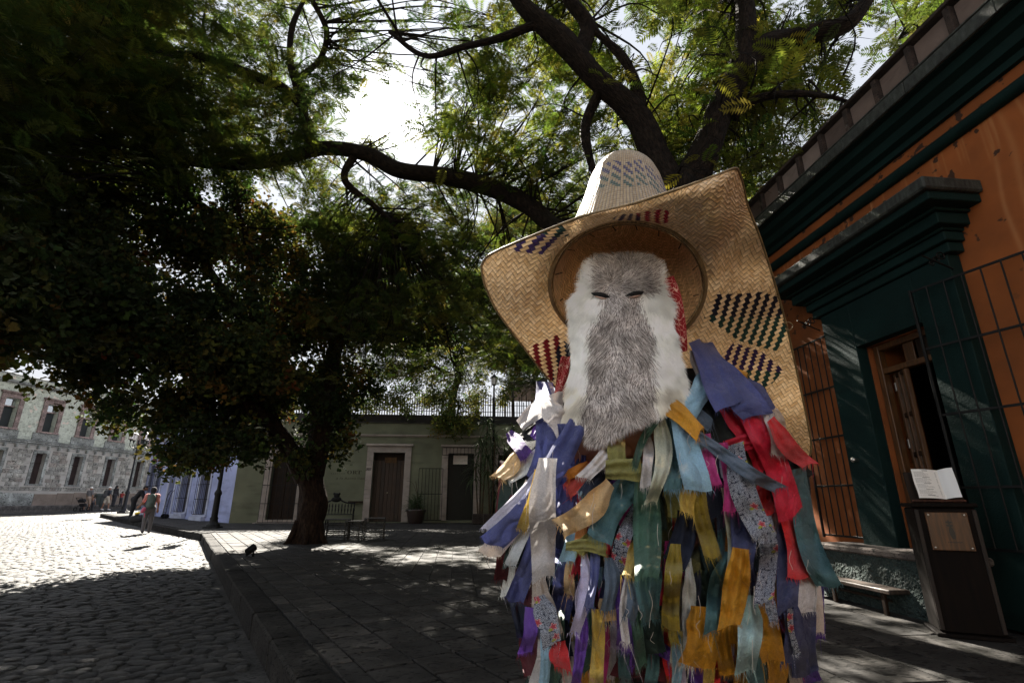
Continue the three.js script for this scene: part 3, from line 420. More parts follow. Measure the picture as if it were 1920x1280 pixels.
  const nt = document.createElement('canvas'); nt.width = 256; nt.height = 192; const c = nt.getContext('2d'); c.fillStyle = '#e9dfd8'; c.fillRect(0, 0, 256, 192); c.strokeStyle = '#9a8f88'; c.lineWidth = 2; for (let i = 0; i < 9; i++) { c.beginPath(); c.moveTo(20, 20 + i * 18); c.lineTo(120 + ((i * 67) % 110), 22 + i * 17); c.stroke(); }
  const ct = new THREE.CanvasTexture(nt); ct.colorSpace = THREE.SRGBColorSpace; const pn = new THREE.PlaneGeometry(0.68, 0.44, 4, 4).translate(10.05, 2.85, -0.255); mesh('paper_notice', pn, new THREE.MeshStandardMaterial({ map: ct, roughness: 0.8 }), d2);
  grille(b, 9.2, 10.75, 3.02, 3.38, 0.09, 9, 2); const gl = grille(b, 8.15, 9.25, 0.12, 2.4, 0.16, 7, 3); gl.name = 'gate_leaf';
  // third: window behind the lamp
  mesh('shutter', span(11.86, 12.94, 0.51, 3.04, -0.26, -0.2), woodDark, b); grille(b, 11.7, 13.1, 0.4, 3.15, 0.2, 7, 4);
  mesh('wall_shelf', span(5.05, 5.68, 0.88, 0.95, 0.002, 0.16), woodDark, b);
  // painted house number and wall lettering
  const letter = (txt, w, h, x, y, px, font, color, name) => { const k = document.createElement('canvas'); k.width = 512; k.height = 128; const q = k.getContext('2d'); q.clearRect(0, 0, 512, 128); q.fillStyle = color; q.font = font; q.textBaseline = 'middle'; q.fillText(txt, 6, 66); const t = new THREE.CanvasTexture(k); t.colorSpace = THREE.SRGBColorSpace; const m = new THREE.MeshStandardMaterial({ map: t, transparent: true, alphaTest: 0.4, roughness: 0.9 }); mesh(name, new THREE.PlaneGeometry(w, h).translate(x, y, px), m, b); };
  letter('302', 0.62, 0.16, 6.0, 2.36, 0.066, 'bold italic 120px sans-serif', '#1c1614', 'house_number'); letter('....... ORT', 1.7, 0.3, 4.95, 2.22, 0.004, 'bold 92px serif', '#3a3626', 'wall_lettering'); letter('a la Barra Oaxaca', 1.5, 0.24, 5.1, 1.95, 0.004, 'italic 66px serif', '#3a3626', 'wall_lettering');
  // roof terrace fence of uneven sticks on a dark plinth
  const fence = sub('terrace_fence', b), stick = M('dark fence stick', [0.06, 0.045, 0.035], { map: T.wood, s: 0.5 }), rnd = rng(44);
  mesh('plinth', span(0.3, 14.4, 4.562, 4.95, -0.36, -0.2), M('dark plinth', [0.035, 0.03, 0.026], { map: T.plaster, s: 1 }), fence);
  for (let x = 0.4; x < 14.3; x += 0.105 + 0.03 * rnd()) { const h = 0.72 + 0.45 * rnd(); const s = mesh('picket', span(-0.022, 0.022, 0, h, -0.02, 0.02, 0.004), stick, fence); s.position.set(x, 4.953, -0.28); s.rotation.z = (rnd() - 0.5) * 0.06; }
  for (const y of [5.15, 5.5]) mesh('rail', span(0.3, 14.35, y, y + 0.03, -0.315, -0.302), stick, fence);
  const per = sub('terrace_roof', b); mesh('awning', span(12.5, 14.35, 6.62, 6.95, -5, -0.1), M('dark awning', [0.03, 0.028, 0.025]), per); for (const [x, z] of [[12.6, -0.5], [14.2, -0.5], [12.6, -4.7], [14.2, -4.7]]) mesh('post', span(x - 0.06, x + 0.06, 4.46, 6.62, z - 0.06, z + 0.06), stick, per);
  uniq(b);
}
{
  const L = 12.7, b = thing('blue_building', 'periwinkle blue house with tall grilled windows on the street corner', 'building', [-9.9 - 0.693 * L, 0, -24.8 - 0.721 * L], -46.1 * R);
  const blue = M('periwinkle blue plaster', [0.50, 0.56, 0.88], { map: T.plaster, s: 3.5, bump: T.plasterB, bs: 0.005, bscale: 1.2 }), trim = M('pale blue trim', [0.66, 0.70, 0.88], { map: T.plaster, s: 2 }), gray = M('grey window boards', [0.13, 0.12, 0.14], { map: T.wood, s: 0.7 });
  const X = s => L - s, op = [[X(12.0), X(11.2), 0.5, 2.95], [X(10.75), X(9.95), 0.5, 2.95], [X(8.5), X(7.6), 0.12, 2.9], [X(6.6), X(5.4), 0.42, 3.0], [X(4.0), X(2.8), 0.34, 3.0]];
  mesh('wall', wallGeo([[0, -0.5], [L, -0.5], [L, 4.75], [0, 4.75]], op, 0.4), blue, b);
  mesh('side_wall', span(0, 0.3, -0.5, 4.7, -9, -0.41), blue, b); mesh('side_wall', span(L - 0.3, L, -0.5, 4.7, -3, -0.41), blue, b); mesh('roof', span(0, L, 4.71, 4.75, -9, -0.41), M('flat roof', [0.3, 0.25, 0.22]), b);
  for (const [y0, y1, o] of [[4.2, 4.28, 0.08], [4.29, 4.36, 0.13], [4.37, 4.44, 0.17], [4.752, 4.82, 0.05]]) mesh('cornice', span(-0.05, L, y0, y1, -0.02, o, 0.01), trim, b);
  mesh('skirting', span(0, L, -0.3, 0.2, 0.002, 0.03), blue, b);
  op.forEach((o, i) => {
    const w = sub(i === 2 ? 'door' : 'window', b); frameBox(w, 'frame', ...o, 0.16, 0.05, trim, i !== 2); w.children[0].children.forEach(c => { w.add(c.clone()); }); w.remove(w.children[0]);
    mesh('boards', span(o[0], o[1], o[2], o[3], -0.28, -0.24), i === 2 ? M('grey door', [0.2, 0.2, 0.24], { map: T.wood, s: 0.8 }) : gray, w);
    if (i !== 2) { grille(b, o[0] - 0.05, o[1] + 0.05, o[2], o[3] + 0.1, 0.17, 6, 5); mesh('window_step', span(o[0] - 0.15, o[1] + 0.15, o[2] - 0.32, o[2] - 0.105, 0.031, 0.24), trim, b); }
    if (i < 2) { mesh('cap', merge([boxUV(new THREE.ConeGeometry(0.22, 0.4, 4).rotateY(0.78).translate((o[0] + o[1]) / 2, o[3] + 0.36, 0.12))]), M('rust finial', [0.22, 0.09, 0.06]), b); mesh('canopy', span(o[0] - 0.25, o[1] + 0.25, o[3] + 0.62, o[3] + 0.95, -0.02, 0.28, 0.03), blue, b); }
  });
  mesh('plaque', span(X(9.35), X(9.05), 1.95, 2.25, 0.002, 0.05), M('dark plaque', [0.05, 0.035, 0.03]), b); mesh('name_plate', span(X(7.35), X(6.95), 1.88, 1.96, 0.002, 0.03), M('dark plaque', [0, 0, 0]), b); mesh('meter_box', span(X(7.3), X(7.12), 2.15, 2.75, 0.002, 0.1), M('dark plaque', [0, 0, 0]), b);
  uniq(b);
}
{
  const b = thing('stone_building', 'two storey grey green stone building with pink window frames across the street', 'building', [-30.5, 0, -39.4], 75.9 * R);
  const rubble = tex(1024, 1024, (u, v) => { // worley cells, mortar pale
    const n = 26, x = u * n, y = v * n * 1.35, N2 = Math.round(n * 1.35); let d1 = 9, d2 = 9, id = 0; for (let j = -1; j <= 1; j++) for (let i = -1; i <= 1; i++) { const cx = Math.floor(x) + i, cy = Math.floor(y) + j, mx = ((cx % n) + n) % n, my = ((cy % N2) + N2) % N2, qx = cx + lattice(mx, my, 5), qy = cy + lattice(mx, my, 6), d = Math.hypot((x - qx), (y - qy)); if (d < d1) { d2 = d1; d1 = d; id = lattice(mx, my, 7); } else if (d < d2) d2 = d; }
    const e = sstep(d2 - d1, 0.02, 0.22), q = 0.70 + 0.16 * (id - 0.5) + 0.15 * (fbm(u, v, 60, 60, 2, 131) - 0.5), pink = id > 0.96 ? 0.6 : 0; return [lerp(0.78, q + pink * 0.08, e), lerp(0.79, q + 0.01 - pink * 0.06, e), lerp(0.74, q - 0.03 - pink * 0.06, e)]; });
  const rubbleM = new THREE.MeshStandardMaterial({ color: new THREE.Color().setRGB(0.95, 0.98, 0.93), map: rep(rubble, 5.2, 5.2), roughness: 0.95, bumpMap: rep(rubble, 5.2, 5.2), bumpScale: -0.02 }); rubbleM.name = 'rubble masonry';
  const mort = M('pale lime mortar', [0.62, 0.59, 0.53], { map: T.plaster, s: 2.5, bump: T.plasterB, bs: 0.008 }), pink = M('pink cantera frame', [0.66, 0.49, 0.44], { map: T.stone, s: 1.5, bump: T.stoneB, bs: 0.01 }), grey = M('grey green dressed stone', [0.62, 0.65, 0.60], { map: T.stone, s: 1.7, bump: T.stoneB, bs: 0.01 }), dado = M('brown stained dado', [0.32, 0.255, 0.205], { map: T.plaster, s: 2, bump: T.stoneB, bs: 0.02, bscale: 1.3 });
  const cs = []; for (let i = -4; i <= 7; i++) cs.push(1.62 + 2.87 * i);
  const X0 = -12, X1 = 24, lowO = cs.map(c => [c - 0.36, c + 0.36, 2.08, 4.22]), upO = cs.map(c => [c - 0.46, c + 0.46, 5.75, 7.75]);
  mesh('lower_wall', wallGeo([[X0, -0.8], [X1, -0.8], [X1, 5.0], [X0, 5.0]], lowO, 0.6), mort, b);
  mesh('upper_wall', wallGeo([[X0, 5.0], [X1, 5.0], [X1, 9.3], [X0, 9.3]], upO, 0.55).translate(0, 0, -0.04), rubbleM, b);
  mesh('back_wall', span(X0, X1, -0.8, 9.2, -10.2, -10), mort, b); mesh('end_wall', span(X0, X0 + 0.4, -0.8, 9.2, -10, -0.62), mort, b); mesh('end_wall', span(X1 - 0.4, X1, -0.8, 9.2, -10, -0.62), mort, b); mesh('roof', span(X0 + 0.4, X1 - 0.4, 9.0, 9.1, -10, -0.62), mort, b);
  const rnd = rng(77);
  for (const [y0, y1, o] of [[8.72, 8.8, 0.06], [8.81, 8.9, 0.16], [8.91, 8.99, 0.1], [9.302, 9.42, 0.06]]) mesh('cornice', span(X0, X1, y0, y1, -0.03, o, 0.02), grey, b);
  for (const [y0, y1, o] of [[4.74, 4.84, 0.10], [4.85, 4.97, 0.24], [4.98, 5.05, 0.30]]) mesh('string_course', span(X0, X1, y0, y1, 0.002, o, 0.02), grey, b);
  for (let x = X0 + 0.4; x < X1; x += 0.75) mesh('corbel', span(x, x + 0.14, 4.5, 4.735, 0.002, 0.2, 0.02), grey, b);
  mesh('dark_ledge_strip', span(X0, X1, 5.051, 5.075, 0.002, 0.26, 0.004), M('blackish ledge strip', [0.05, 0.045, 0.04], { map: T.stone, s: 0.8 }), b);  // thin blackish strip along the top of the string course
  cs.forEach((c, i) => {
    const lw = sub('window', b), o = lowO[i]; frameBox(lw, 'frame', ...o, 0.22, 0.05, grey); lw.children[0].children.slice().forEach(k => lw.add(k)); lw.remove(lw.children[0]);
    mesh('shutter', span(o[0], c - 0.004, o[2], o[3], -0.32, -0.27), M('dark red brown shutter', [0.075, 0.042, 0.036], { map: T.wood, s: 0.8 }), lw); mesh('shutter', span(c + 0.004, o[1], o[2], o[3], -0.32, -0.27), M('dark red brown shutter', [0, 0, 0]), lw); mesh('crossbar', span(o[0], o[1], 3.5, 3.56, -0.268, -0.24), woodDark, lw);
    const uw = sub('window', b), q = upO[i]; frameBox(uw, 'frame', ...q, 0.30, 0.07, pink); uw.children[0].children.slice().forEach(k => uw.add(k)); uw.remove(uw.children[0]); mesh('hood', span(q[0] - 0.42, q[1] + 0.42, q[3] + 0.302, q[3] + 0.44, -0.02, 0.17, 0.02), pink, uw);
    mesh('upper_pane', span(q[0], q[1], 7.25, q[3], -0.3, -0.28, 0.003), M('pane reflecting the sky', [0.55, 0.58, 0.6], { roughness: 0.05, metalness: 0.9 }), uw); mesh('mullion', span(q[0], q[1], 7.17, 7.248, -0.3, -0.22), pink, uw); mesh('lower_opening', span(q[0], q[1], q[2], 7.168, -0.42, -0.38), M('dark interior sheet', [0.03, 0.035, 0.035]), uw);  // lower opening closed with a plain near-black sheet
    mesh('apron', span(q[0] - 0.5, q[1] + 0.5, 5.08, 5.64, -0.038, 0.03, 0.01), grey, b);
  });
  // ashlar of the lower storey
  const am = [0, 1, 2, 3].map(i => M('ashlar ' + i, [[0.72, 0.70, 0.62], [0.69, 0.68, 0.61], [0.74, 0.71, 0.62], [0.67, 0.60, 0.52]][i], { map: T.stone, s: 1.3 + i * 0.2, bump: T.stoneB, bs: 0.006 })), restB = [], blocks = [];
  for (let y = 1.62, r = 0; y < 4.45; y += 0.283, r++) for (let x = X0 + (r % 2) * 0.25; x < X1; ) { const w = 0.34 + 0.3 * rnd(), x1 = Math.min(x + w, X1); if (!lowO.some(o => x1 > o[0] - 0.24 && x < o[1] + 0.24 && y < o[3] + 0.3 && y > o[2] - 0.42)) blocks.push([x, x1, y, r]); x = x1; }
  blocks.map((k) => [Math.abs((k[0] + k[1]) / 2 - 2.5), k]).sort((a, q) => a[0] - q[0]).forEach(([, [x, x1, y]], i) => { const g = span(x + 0.006, x1 - 0.006, y + 0.006, y + 0.277, -0.03, 0.012 + 0.022 * rnd(), 0.012); if (i < 300) mesh('stone_block', g, am[rnd() < 0.86 ? Math.floor(rnd() * 3) : 3], b); else restB.push(g); });
  const rb = mesh('stone_blocks', merge(restB), am[1], b); rb.userData.kind = 'stuff';
  for (let x = X0; x < X1;) { const w = 0.8 + rnd() * 1.6, h = 1.3 + rnd() * 0.28; mesh('dado_slab', span(x, Math.min(X1, x + w - 0.01), -0.5, h, 0.002, 0.03 + rnd() * 0.02, 0.01), rnd() < 0.75 ? dado : grey, b); x += w; }
  mesh('footway', span(X0, X1, -0.7, 0.62, 0.06, 0.9, 0.03).rotateZ(0.002), M('grey footway stone', [0.22, 0.2, 0.18], { map: T.stone, s: 1 }), b);
  uniq(b);
}

{
  // added unseen house: its sunlit wall throws fill light on the dancer
  const b = thing('added_fill_house', 'added cream plastered house behind the photographer that bounces sunlight onto the dancer', 'building', [4, 0, 14.5], Math.PI);
  const cream = M('cream plaster', [0.60, 0.52, 0.40], { map: T.plaster, s: 3, bump: T.plasterB, bs: 0.005, bscale: 1.2 }), tr = M('pale stone trim', [0.5, 0.45, 0.38], { map: T.stone, s: 1.2 });
  const op = [[2.2, 3.3, 0.9, 3.0], [5.4, 6.7, 0.0, 3.0], [8.8, 9.9, 0.9, 3.0], [12.4, 13.5, 0.9, 3.0]];
  mesh('wall', wallGeo([[0, -0.4], [17, -0.4], [17, 5.2], [0, 5.2]], op, 0.4), cream, b);
  mesh('side_wall', span(0, 0.35, -0.4, 5.1, -8, -0.41), cream, b); mesh('side_wall', span(16.65, 17, -0.4, 5.1, -8, -0.41), cream, b); mesh('roof', span(0, 17, 5.0, 5.1, -8, -0.41), tr, b);
  mesh('cornice', span(-0.05, 17.05, 4.6, 4.75, 0.002, 0.14, 0.02), tr, b); mesh('coping', span(-0.05, 17.05, 5.202, 5.27, -0.42, 0.08, 0.015), tr, b);
  op.forEach((o, i) => { const f = frameBox(b, i === 1 ? 'door_frame' : 'window_frame', ...o, 0.22, 0.06, tr, i !== 1); mesh(i === 1 ? 'door_leaf' : 'shutter', span(o[0], o[1], o[2], o[3], -0.28, -0.22), woodDark, f); });
  uniq(b);
}

// ---------- street furniture ----------
const lampGlass = M('milky lamp glass', [0.75, 0.72, 0.68], { roughness: 0.4, transmission: 0.4, thickness: 0 });
function lantern(parent, x, y, z, s = 1) {
  const l = sub('lantern', parent);
  mesh('lamp_glass', boxUV(new THREE.CylinderGeometry(0.16 * s, 0.11 * s, 0.3 * s, 6).translate(x, y + 0.2 * s, z)), lampGlass, l);
  mesh('lantern_cage', merge([lathe([[0.02, 0.05], [0.13, 0.05], [0.13, 0.03], [0.05, 0], [0.03, -0.1], [0.0, -0.1]].map(([r, q]) => [r * s, q * s]), 8).translate(x, y, z), ...[0, 1, 2, 3, 4, 5].map(i => { const a = i / 6 * 6.283 + 0.52; return rod(V(x + Math.sin(a) * 0.115 * s, y + 0.05 * s, z + Math.cos(a) * 0.115 * s), V(x + Math.sin(a) * 0.168 * s, y + 0.36 * s, z + Math.cos(a) * 0.168 * s), 0.009 * s, 4); })]), iron, l);
  mesh('lantern_cap', lathe([[0.2, 0.35], [0.19, 0.38], [0.1, 0.47], [0.05, 0.5], [0.045, 0.54], [0.02, 0.56], [0.012, 0.64], [0, 0.65]].map(([r, q]) => [r * s, q * s]), 8).translate(x, y, z), iron, l);
}
function lampPost(label, pos, h, heads) {
  const t = thing('street_lamp', label, 'street lamp', pos);
  mesh('base', merge([span(-0.26, 0.26, -0.05, 0.07, -0.26, 0.26, 0.02), lathe([[0.24, 0.07], [0.24, 0.13], [0.16, 0.18], [0.13, 0.3], [0.15, 0.34], [0.11, 0.4], [0.105, 1.15], [0.13, 1.2], [0.13, 1.26], [0.075, 1.38]], 12)]), iron, t);
  mesh('post', lathe([[0.07, 1.38], [0.055, h * 0.6], [0.065, h * 0.6 + 0.03], [0.05, h * 0.6 + 0.08], [0.045, h]], 10), iron, t);
  if (heads === 1) lantern(t, 0, h + 0.1, 0);
  else for (let i = 0; i < heads; i++) { const a = i / heads * 6.283 + 0.5, x = Math.cos(a) * 0.52, z = Math.sin(a) * 0.52; mesh('arm', tube([V(0, h - 0.45, 0), V(x * 0.5, h - 0.55, z * 0.5), V(x, h - 0.4, z), V(x, h - 0.15, z)], [0.025, 0.02, 0.018], 14, 6), iron, t); lantern(t, x, h - 0.05, z, 1.15); }
  uniq(t); return t;
}
lampPost('tall black street lamp with several lanterns at the far street corner', [-21.2, rise(-21.2, -36.7), -36.7], 4.6, 4);
lampPost('black lamp post before the blue house, its head hidden in leaves', [-8.95, 0, -21.04], 4.6, 4);
lampPost('single lantern lamp post among the palm-like plants before the green house', [1.62, 0, -23.4], 6.05, 1);
{
  // cast iron park bench by the wall, seen from the front
  const t = thing('park_bench', 'ornate black iron bench with a crest against the green wall', 'bench', [-4.95, 0, -22.6], 0.12);
  const back = sub('backrest', t); const L = 1.5;
  mesh('top_rail', tube([V(-L / 2, 0.86, -0.22), V(-0.45, 0.88, -0.23), V(-0.25, 0.95, -0.24), V(0, 1.08, -0.24), V(0.25, 0.95, -0.24), V(0.45, 0.88, -0.23), V(L / 2, 0.86, -0.22)], [0.03, 0.035, 0.03], 30, 6), iron, back);
  mesh('crest', merge([boxUV(new THREE.SphereGeometry(0.11, 10, 8).scale(1.1, 1, 0.4).translate(0, 1.17, -0.24)), boxUV(new THREE.SphereGeometry(0.16, 10, 8).scale(1.3, 0.7, 0.3).translate(0, 1.02, -0.24)), boxUV(new THREE.SphereGeometry(0.05, 8, 6).translate(-0.1, 1.25, -0.24)), boxUV(new THREE.SphereGeometry(0.05, 8, 6).translate(0.1, 1.25, -0.24))]), iron, back);
  for (let i = 0; i <= 12; i++) { const x = lerp(-L / 2, L / 2, i / 12); mesh('baluster', lathe([[0.014, 0.44], [0.014, 0.5], [0.034, 0.6], [0.016, 0.68], [0.03, 0.76], [0.012, 0.85]], 6).translate(x, 0, -0.21), iron, back); }
  for (let i = 0; i < 5; i++) mesh('seat_slat', span(-L / 2, L / 2, 0.42, 0.445, -0.2 + i * 0.095, -0.125 + i * 0.095), iron, t);
  for (const x of [-L / 2, L / 2]) { mesh('leg', tube([V(x, 0, 0.26), V(x, 0.2, 0.2), V(x, 0.42, 0.24)], [0.022, 0.02], 10, 5), iron, t); mesh('leg', tube([V(x, 0, -0.3), V(x, 0.22, -0.22), V(x, 0.6, -0.21), V(x, 0.88, -0.22)], [0.022, 0.02], 12, 5), iron, t); mesh('armrest', tube([V(x, 0.66, -0.22), V(x, 0.7, 0.05), V(x, 0.62, 0.27), V(x, 0.42, 0.25)], [0.02, 0.018], 14, 5), iron, t); }
  uniq(t);
  // low wire crates and racks at the foot of the tree
  const wire = M('dark wire', [0.02, 0.02, 0.018], { roughness: 0.4, metalness: 0.6 });
  const spots = [[-3.08, -14.6, 0.58, 0.50, 0.1, 'black slatted crate half hidden behind the tree trunk'], [-2.62, -14.4, 0.36, 0.46, -0.06, 'narrow black slatted crate between its two wider neighbours'], [-2.14, -14.7, 0.50, 0.52, 0.08, 'black slatted crate farthest from the tree trunk']];
  for (const [x, z, w, h, a, label] of spots) {
    const c = thing('wire_crate', label, 'crate', [x, 0, z], a, 'slatted crates at the foot of the tree'), d = 0.4;
    for (const [px, pz] of [[-1, -1], [1, -1], [-1, 1], [1, 1]]) mesh('upright', span(px * w / 2 - 0.014, px * w / 2 + 0.014, 0, h, pz * d / 2 - 0.014, pz * d / 2 + 0.014, 0.003), wire, c);
    for (let i = 0; i < 9; i++) { const y = 0.05 + i * (h - 0.08) / 8; mesh('slat', span(-w / 2 + 0.016, w / 2 - 0.016, y - 0.009, y + 0.009, -d / 2 - 0.006, -d / 2 + 0.006, 0.002), wire, c); if (i % 2 === 0) for (const s of [-1, 1]) mesh('slat', span(s * w / 2 - 0.006, s * w / 2 + 0.006, y - 0.009, y + 0.009, -d / 2 + 0.016, d / 2 - 0.016, 0.002), wire, c); }
    for (let i = 0; i < 4; i++) mesh('wire', span(-w / 2 + w * (i + 0.5) / 4 - 0.005, -w / 2 + w * (i + 0.5) / 4 + 0.005, 0.03, h - 0.03, d / 2 - 0.005, d / 2 + 0.005, 0.002), wire, c);
    mesh('lid', span(-w / 2 - 0.02, w / 2 + 0.02, h + 0.002, h + 0.022, -d / 2 - 0.02, d / 2 + 0.02, 0.004), M('grey board lid', [0.16, 0.155, 0.15], { map: T.wood, s: 0.4 }), c); uniq(c);
  }
}
{
  const t = thing('ground_floodlight', 'small black floodlight standing on the paving slabs left of the tree', 'floodlight', [-3.77, 0, -10.6], 2.6);
  mesh('housing', boxUV(new THREE.CylinderGeometry(0.07, 0.06, 0.16, 12).rotateX(1.1).translate(0, 0.12, 0)), iron, t); mesh('bracket', merge([span(-0.085, -0.075, 0.0, 0.14, -0.02, 0.02, 0.002), span(0.075, 0.085, 0.0, 0.14, -0.02, 0.02, 0.002), span(-0.085, 0.085, 0.0, 0.012, -0.04, 0.04, 0.002)]), iron, t);
  mesh('lens', boxUV(new THREE.CylinderGeometry(0.058, 0.058, 0.006, 12).rotateX(1.1).translate(0, 0.158, 0.076)), M('lamp lens', [0.3, 0.4, 0.4], { roughness: 0.1 }), t);
}
{
  const d = thing('hand_truck', 'black hand truck standing upright against the blue wall', 'hand truck', [-14.6, rise(-14.6, -28.6), -28.6], -0.8);
  for (const x of [-0.2, 0.2]) mesh('upright', tube([V(x, 0.1, 0), V(x, 0.9, -0.05), V(x, 1.25, -0.12), V(x * 0.9, 1.36, -0.22)], [0.016, 0.016], 14, 5), iron, d);
  for (const y of [0.3, 0.6, 0.9, 1.15]) mesh('crossbar', rod(V(-0.2, y, -0.03), V(0.2, y, -0.03), 0.012), iron, d);
  mesh('toe_plate', span(-0.22, 0.22, 0.04, 0.055, 0, 0.22), iron, d); for (const x of [-0.24, 0.24]) mesh('wheel', boxUV(new THREE.CylinderGeometry(0.11, 0.11, 0.05, 14).rotateZ(Math.PI / 2).translate(x, 0.11, -0.06)), iron, d); uniq(d);
  const put = (px, D) => { const q = dirOf(px, 937), k = D / Math.hypot(q.x, q.z); return [q.x * k, rise(q.x * k, q.z * k), q.z * k]; };
  const bag = thing('shopping_bag', 'black bag with a yellow bundle on the pavement between the two women', 'bag', put(262, 28));
  mesh('bag_body', flesh([[-0.12, 0.15, 0, 0.14, 0.16, 0, 0.15, 0.14, 1.4], [0, 0.3, 0, 0.02, 0.36, 0, 0.08, 0.05]], 0.025), M('black cloth', [0.02, 0.02, 0.022]), bag); mesh('bundle', flesh([[-0.02, 0.38, 0.06, 0.1, 0.40, 0.06, 0.05, 0.04]], 0.015), M('yellow cloth', [0.6, 0.42, 0.03]), bag);
}
// ---------- passers-by ----------
const skinM = M('brown skin', [0.24, 0.115, 0.066], { roughness: 0.55 });
function passer(label, pos, turn, h, o) {
  const t = thing('person', label, 'person', pos, turn); const s = h / 1.7, P = (p) => p.map(q => q * s);
  const lean = o.lean ?? 0, J = { pelvis: [0, 0.93, 0], hipL: [-0.09, 0.9, 0], hipR: [0.09, 0.9, 0], kneeL: [-0.1, 0.5, o.strideL ? 0.14 * o.strideL : 0.02], kneeR: [0.1, 0.5, o.strideR ? 0.14 * o.strideR : 0.02], ankL: [-0.1, 0.08, (o.strideL ?? 0) * 0.22 - 0.02], ankR: [0.1, 0.08, (o.strideR ?? 0) * 0.22 - 0.02] };
  const up = (x, y, z) => { const q = y - 0.95; return [x, 0.95 + q * Math.cos(lean) - z * Math.sin(lean) * 0.2, z + q * Math.sin(lean)]; };
  J.chest = up(0, 1.28, 0.0); J.neck = up(0, 1.42, 0); J.head = up(0, 1.58, 0.03); J.shL = up(-0.17, 1.37, 0); J.shR = up(0.17, 1.37, 0);
  J.elL = o.elL ?? up(-0.24, 1.1, 0.02); J.elR = o.elR ?? up(0.24, 1.1, 0.02); J.wrL = o.wrL ?? up(-0.25, 0.86, 0.1); J.wrR = o.wrR ?? up(0.25, 0.86, 0.1);
  const cap = (a, b, ra, rb, f) => [...P(J[a] ?? a), ...P(J[b] ?? b), ra * s, rb * s, ...(f ? [f] : [])], add = (a, d) => a.map((q, i) => q + d[i]);
  const hand = (w, e) => { const dir = V(...J[w]).sub(V(...J[e])).normalize(), p = k => V(...J[w]).addScaledVector(dir, k).toArray(); return [cap(w, p(0.07), 0.03, 0.036), cap(p(0.07), p(0.15), 0.03, 0.014), cap(p(0.04), add(p(0.1), [0.0, 0.02, 0.035]), 0.016, 0.012)]; };
  const trunk = [cap('pelvis', 'chest', 0.125, 0.135, 1.35), cap('shL', 'shR', 0.075, 0.075), cap('chest', 'neck', 0.11, 0.055)], legs = [cap('hipL', 'kneeL', 0.085, 0.056), cap('kneeL', 'ankL', 0.056, 0.038), cap('hipR', 'kneeR', 0.085, 0.056), cap('kneeR', 'ankR', 0.056, 0.038)], armsU = [cap('shL', 'elL', 0.052, 0.04), cap('shR', 'elR', 0.052, 0.04)], armsF = [cap('elL', 'wrL', 0.039, 0.027), cap('elR', 'wrR', 0.039, 0.027)];
  const feet = [cap('ankL', add(J.ankL, [0, -0.045, 0.14]), 0.042, 0.032), cap('ankR', add(J.ankR, [0, -0.045, 0.14]), 0.042, 0.032)];
  const head = [cap('neck', 'head', 0.052, 0.06), cap('head', add(J.head, [0, 0.03, -0.01]), 0.088, 0.088), cap(add(J.head, [0, -0.05, 0.03]), add(J.head, [0, -0.07, 0.045]), 0.055, 0.045), cap(add(J.head, [0, 0, 0.085]), add(J.head, [0, -0.025, 0.1]), 0.012, 0.016), cap(add(J.head, [-0.088, -0.01, 0]), add(J.head, [-0.09, 0.02, 0]), 0.02, 0.02), cap(add(J.head, [0.088, -0.01, 0]), add(J.head, [0.09, 0.02, 0]), 0.02, 0.02)];
  mesh('body', flesh([...trunk, ...legs, ...armsU, ...armsF, ...hand('wrL', 'elL'), ...hand('wrR', 'elR'), ...feet, ...head], 0.022 * s, 0.03), skinM, t);
  const fat = (L, d) => L.map(c => { c = [...c]; c[6] += d; c[7] += d; return c; });
  const cut = (c, q) => { c = [...c]; for (let i = 0; i < 3; i++) c[3 + i] = lerp(c[i], c[3 + i], q); c[7] = lerp(c[6], c[7], q); return c; };
  mesh('shirt', flesh(fat([...trunk, ...(o.sleeve === 2 ? [...armsU, ...armsF] : armsU.map(c => cut(c, 0.75)))], 0.016 * s), 0.022 * s, 0.03), o.shirt, t);
  mesh(o.shorts ? 'shorts' : 'trousers', flesh(fat([cap(add(J.pelvis, [-0.03, 0, 0]), add(J.pelvis, [0.03, -0.05, 0]), 0.13, 0.125), ...(o.shorts ? [cut(legs[0], 0.85), cut(legs[2], 0.85)] : legs)], 0.02 * s), 0.022 * s, 0.03), o.pants, t);
  mesh('shoes', flesh(fat(feet, 0.012 * s), 0.018 * s, 0.02), o.shoes ?? M('dark shoe', [0.03, 0.028, 0.028]), t);
  if (o.hair) mesh('hair', flesh([cap(add(J.head, [0, 0.035, -0.02]), add(J.head, [0, 0.02, -0.03]), 0.1, 0.098), ...(o.longHair ? [cap(add(J.head, [0, 0, -0.06]), add(J.neck, [0, -0.08, -0.12]), 0.085, 0.075, 1.2)] : [])], 0.018 * s, 0.03), o.hair, t);
  if (o.cap) { mesh('cap', merge([boxUV(new THREE.SphereGeometry(0.107 * s, 14, 8, 0, 6.3, 0, 1.6).translate(...P(add(J.head, [0, 0.03, 0])))), boxUV(new THREE.CylinderGeometry(0.13 * s, 0.14 * s, 0.012, 14).scale(0.8, 1, 1.15).translate(...P(add(J.head, [0, 0.04, 0.03]))))]), o.cap, t); }
  if (o.pack) { mesh('backpack', flesh([[...P(up(0, 1.34, -0.2)), ...P(up(0, 1.02, -0.21)), 0.12 * s, 0.15 * s, 1.15], [...P(up(0, 1.0, -0.31)), ...P(up(0, 1.08, -0.31)), 0.08 * s, 0.08 * s]], 0.022, 0.03), o.pack, t); for (const x of [-0.13, 0.13]) mesh('strap', tube([V(...P(up(x, 1.1, -0.14))), V(...P(up(x, 1.42, -0.09))), V(...P(up(x, 1.44, 0.03))), V(...P(up(x, 1.28, 0.15))), V(...P(up(x, 1.05, 0.14)))], [0.02, 0.02], 16, 5), o.pack, t); }
  uniq(t); return t;
}
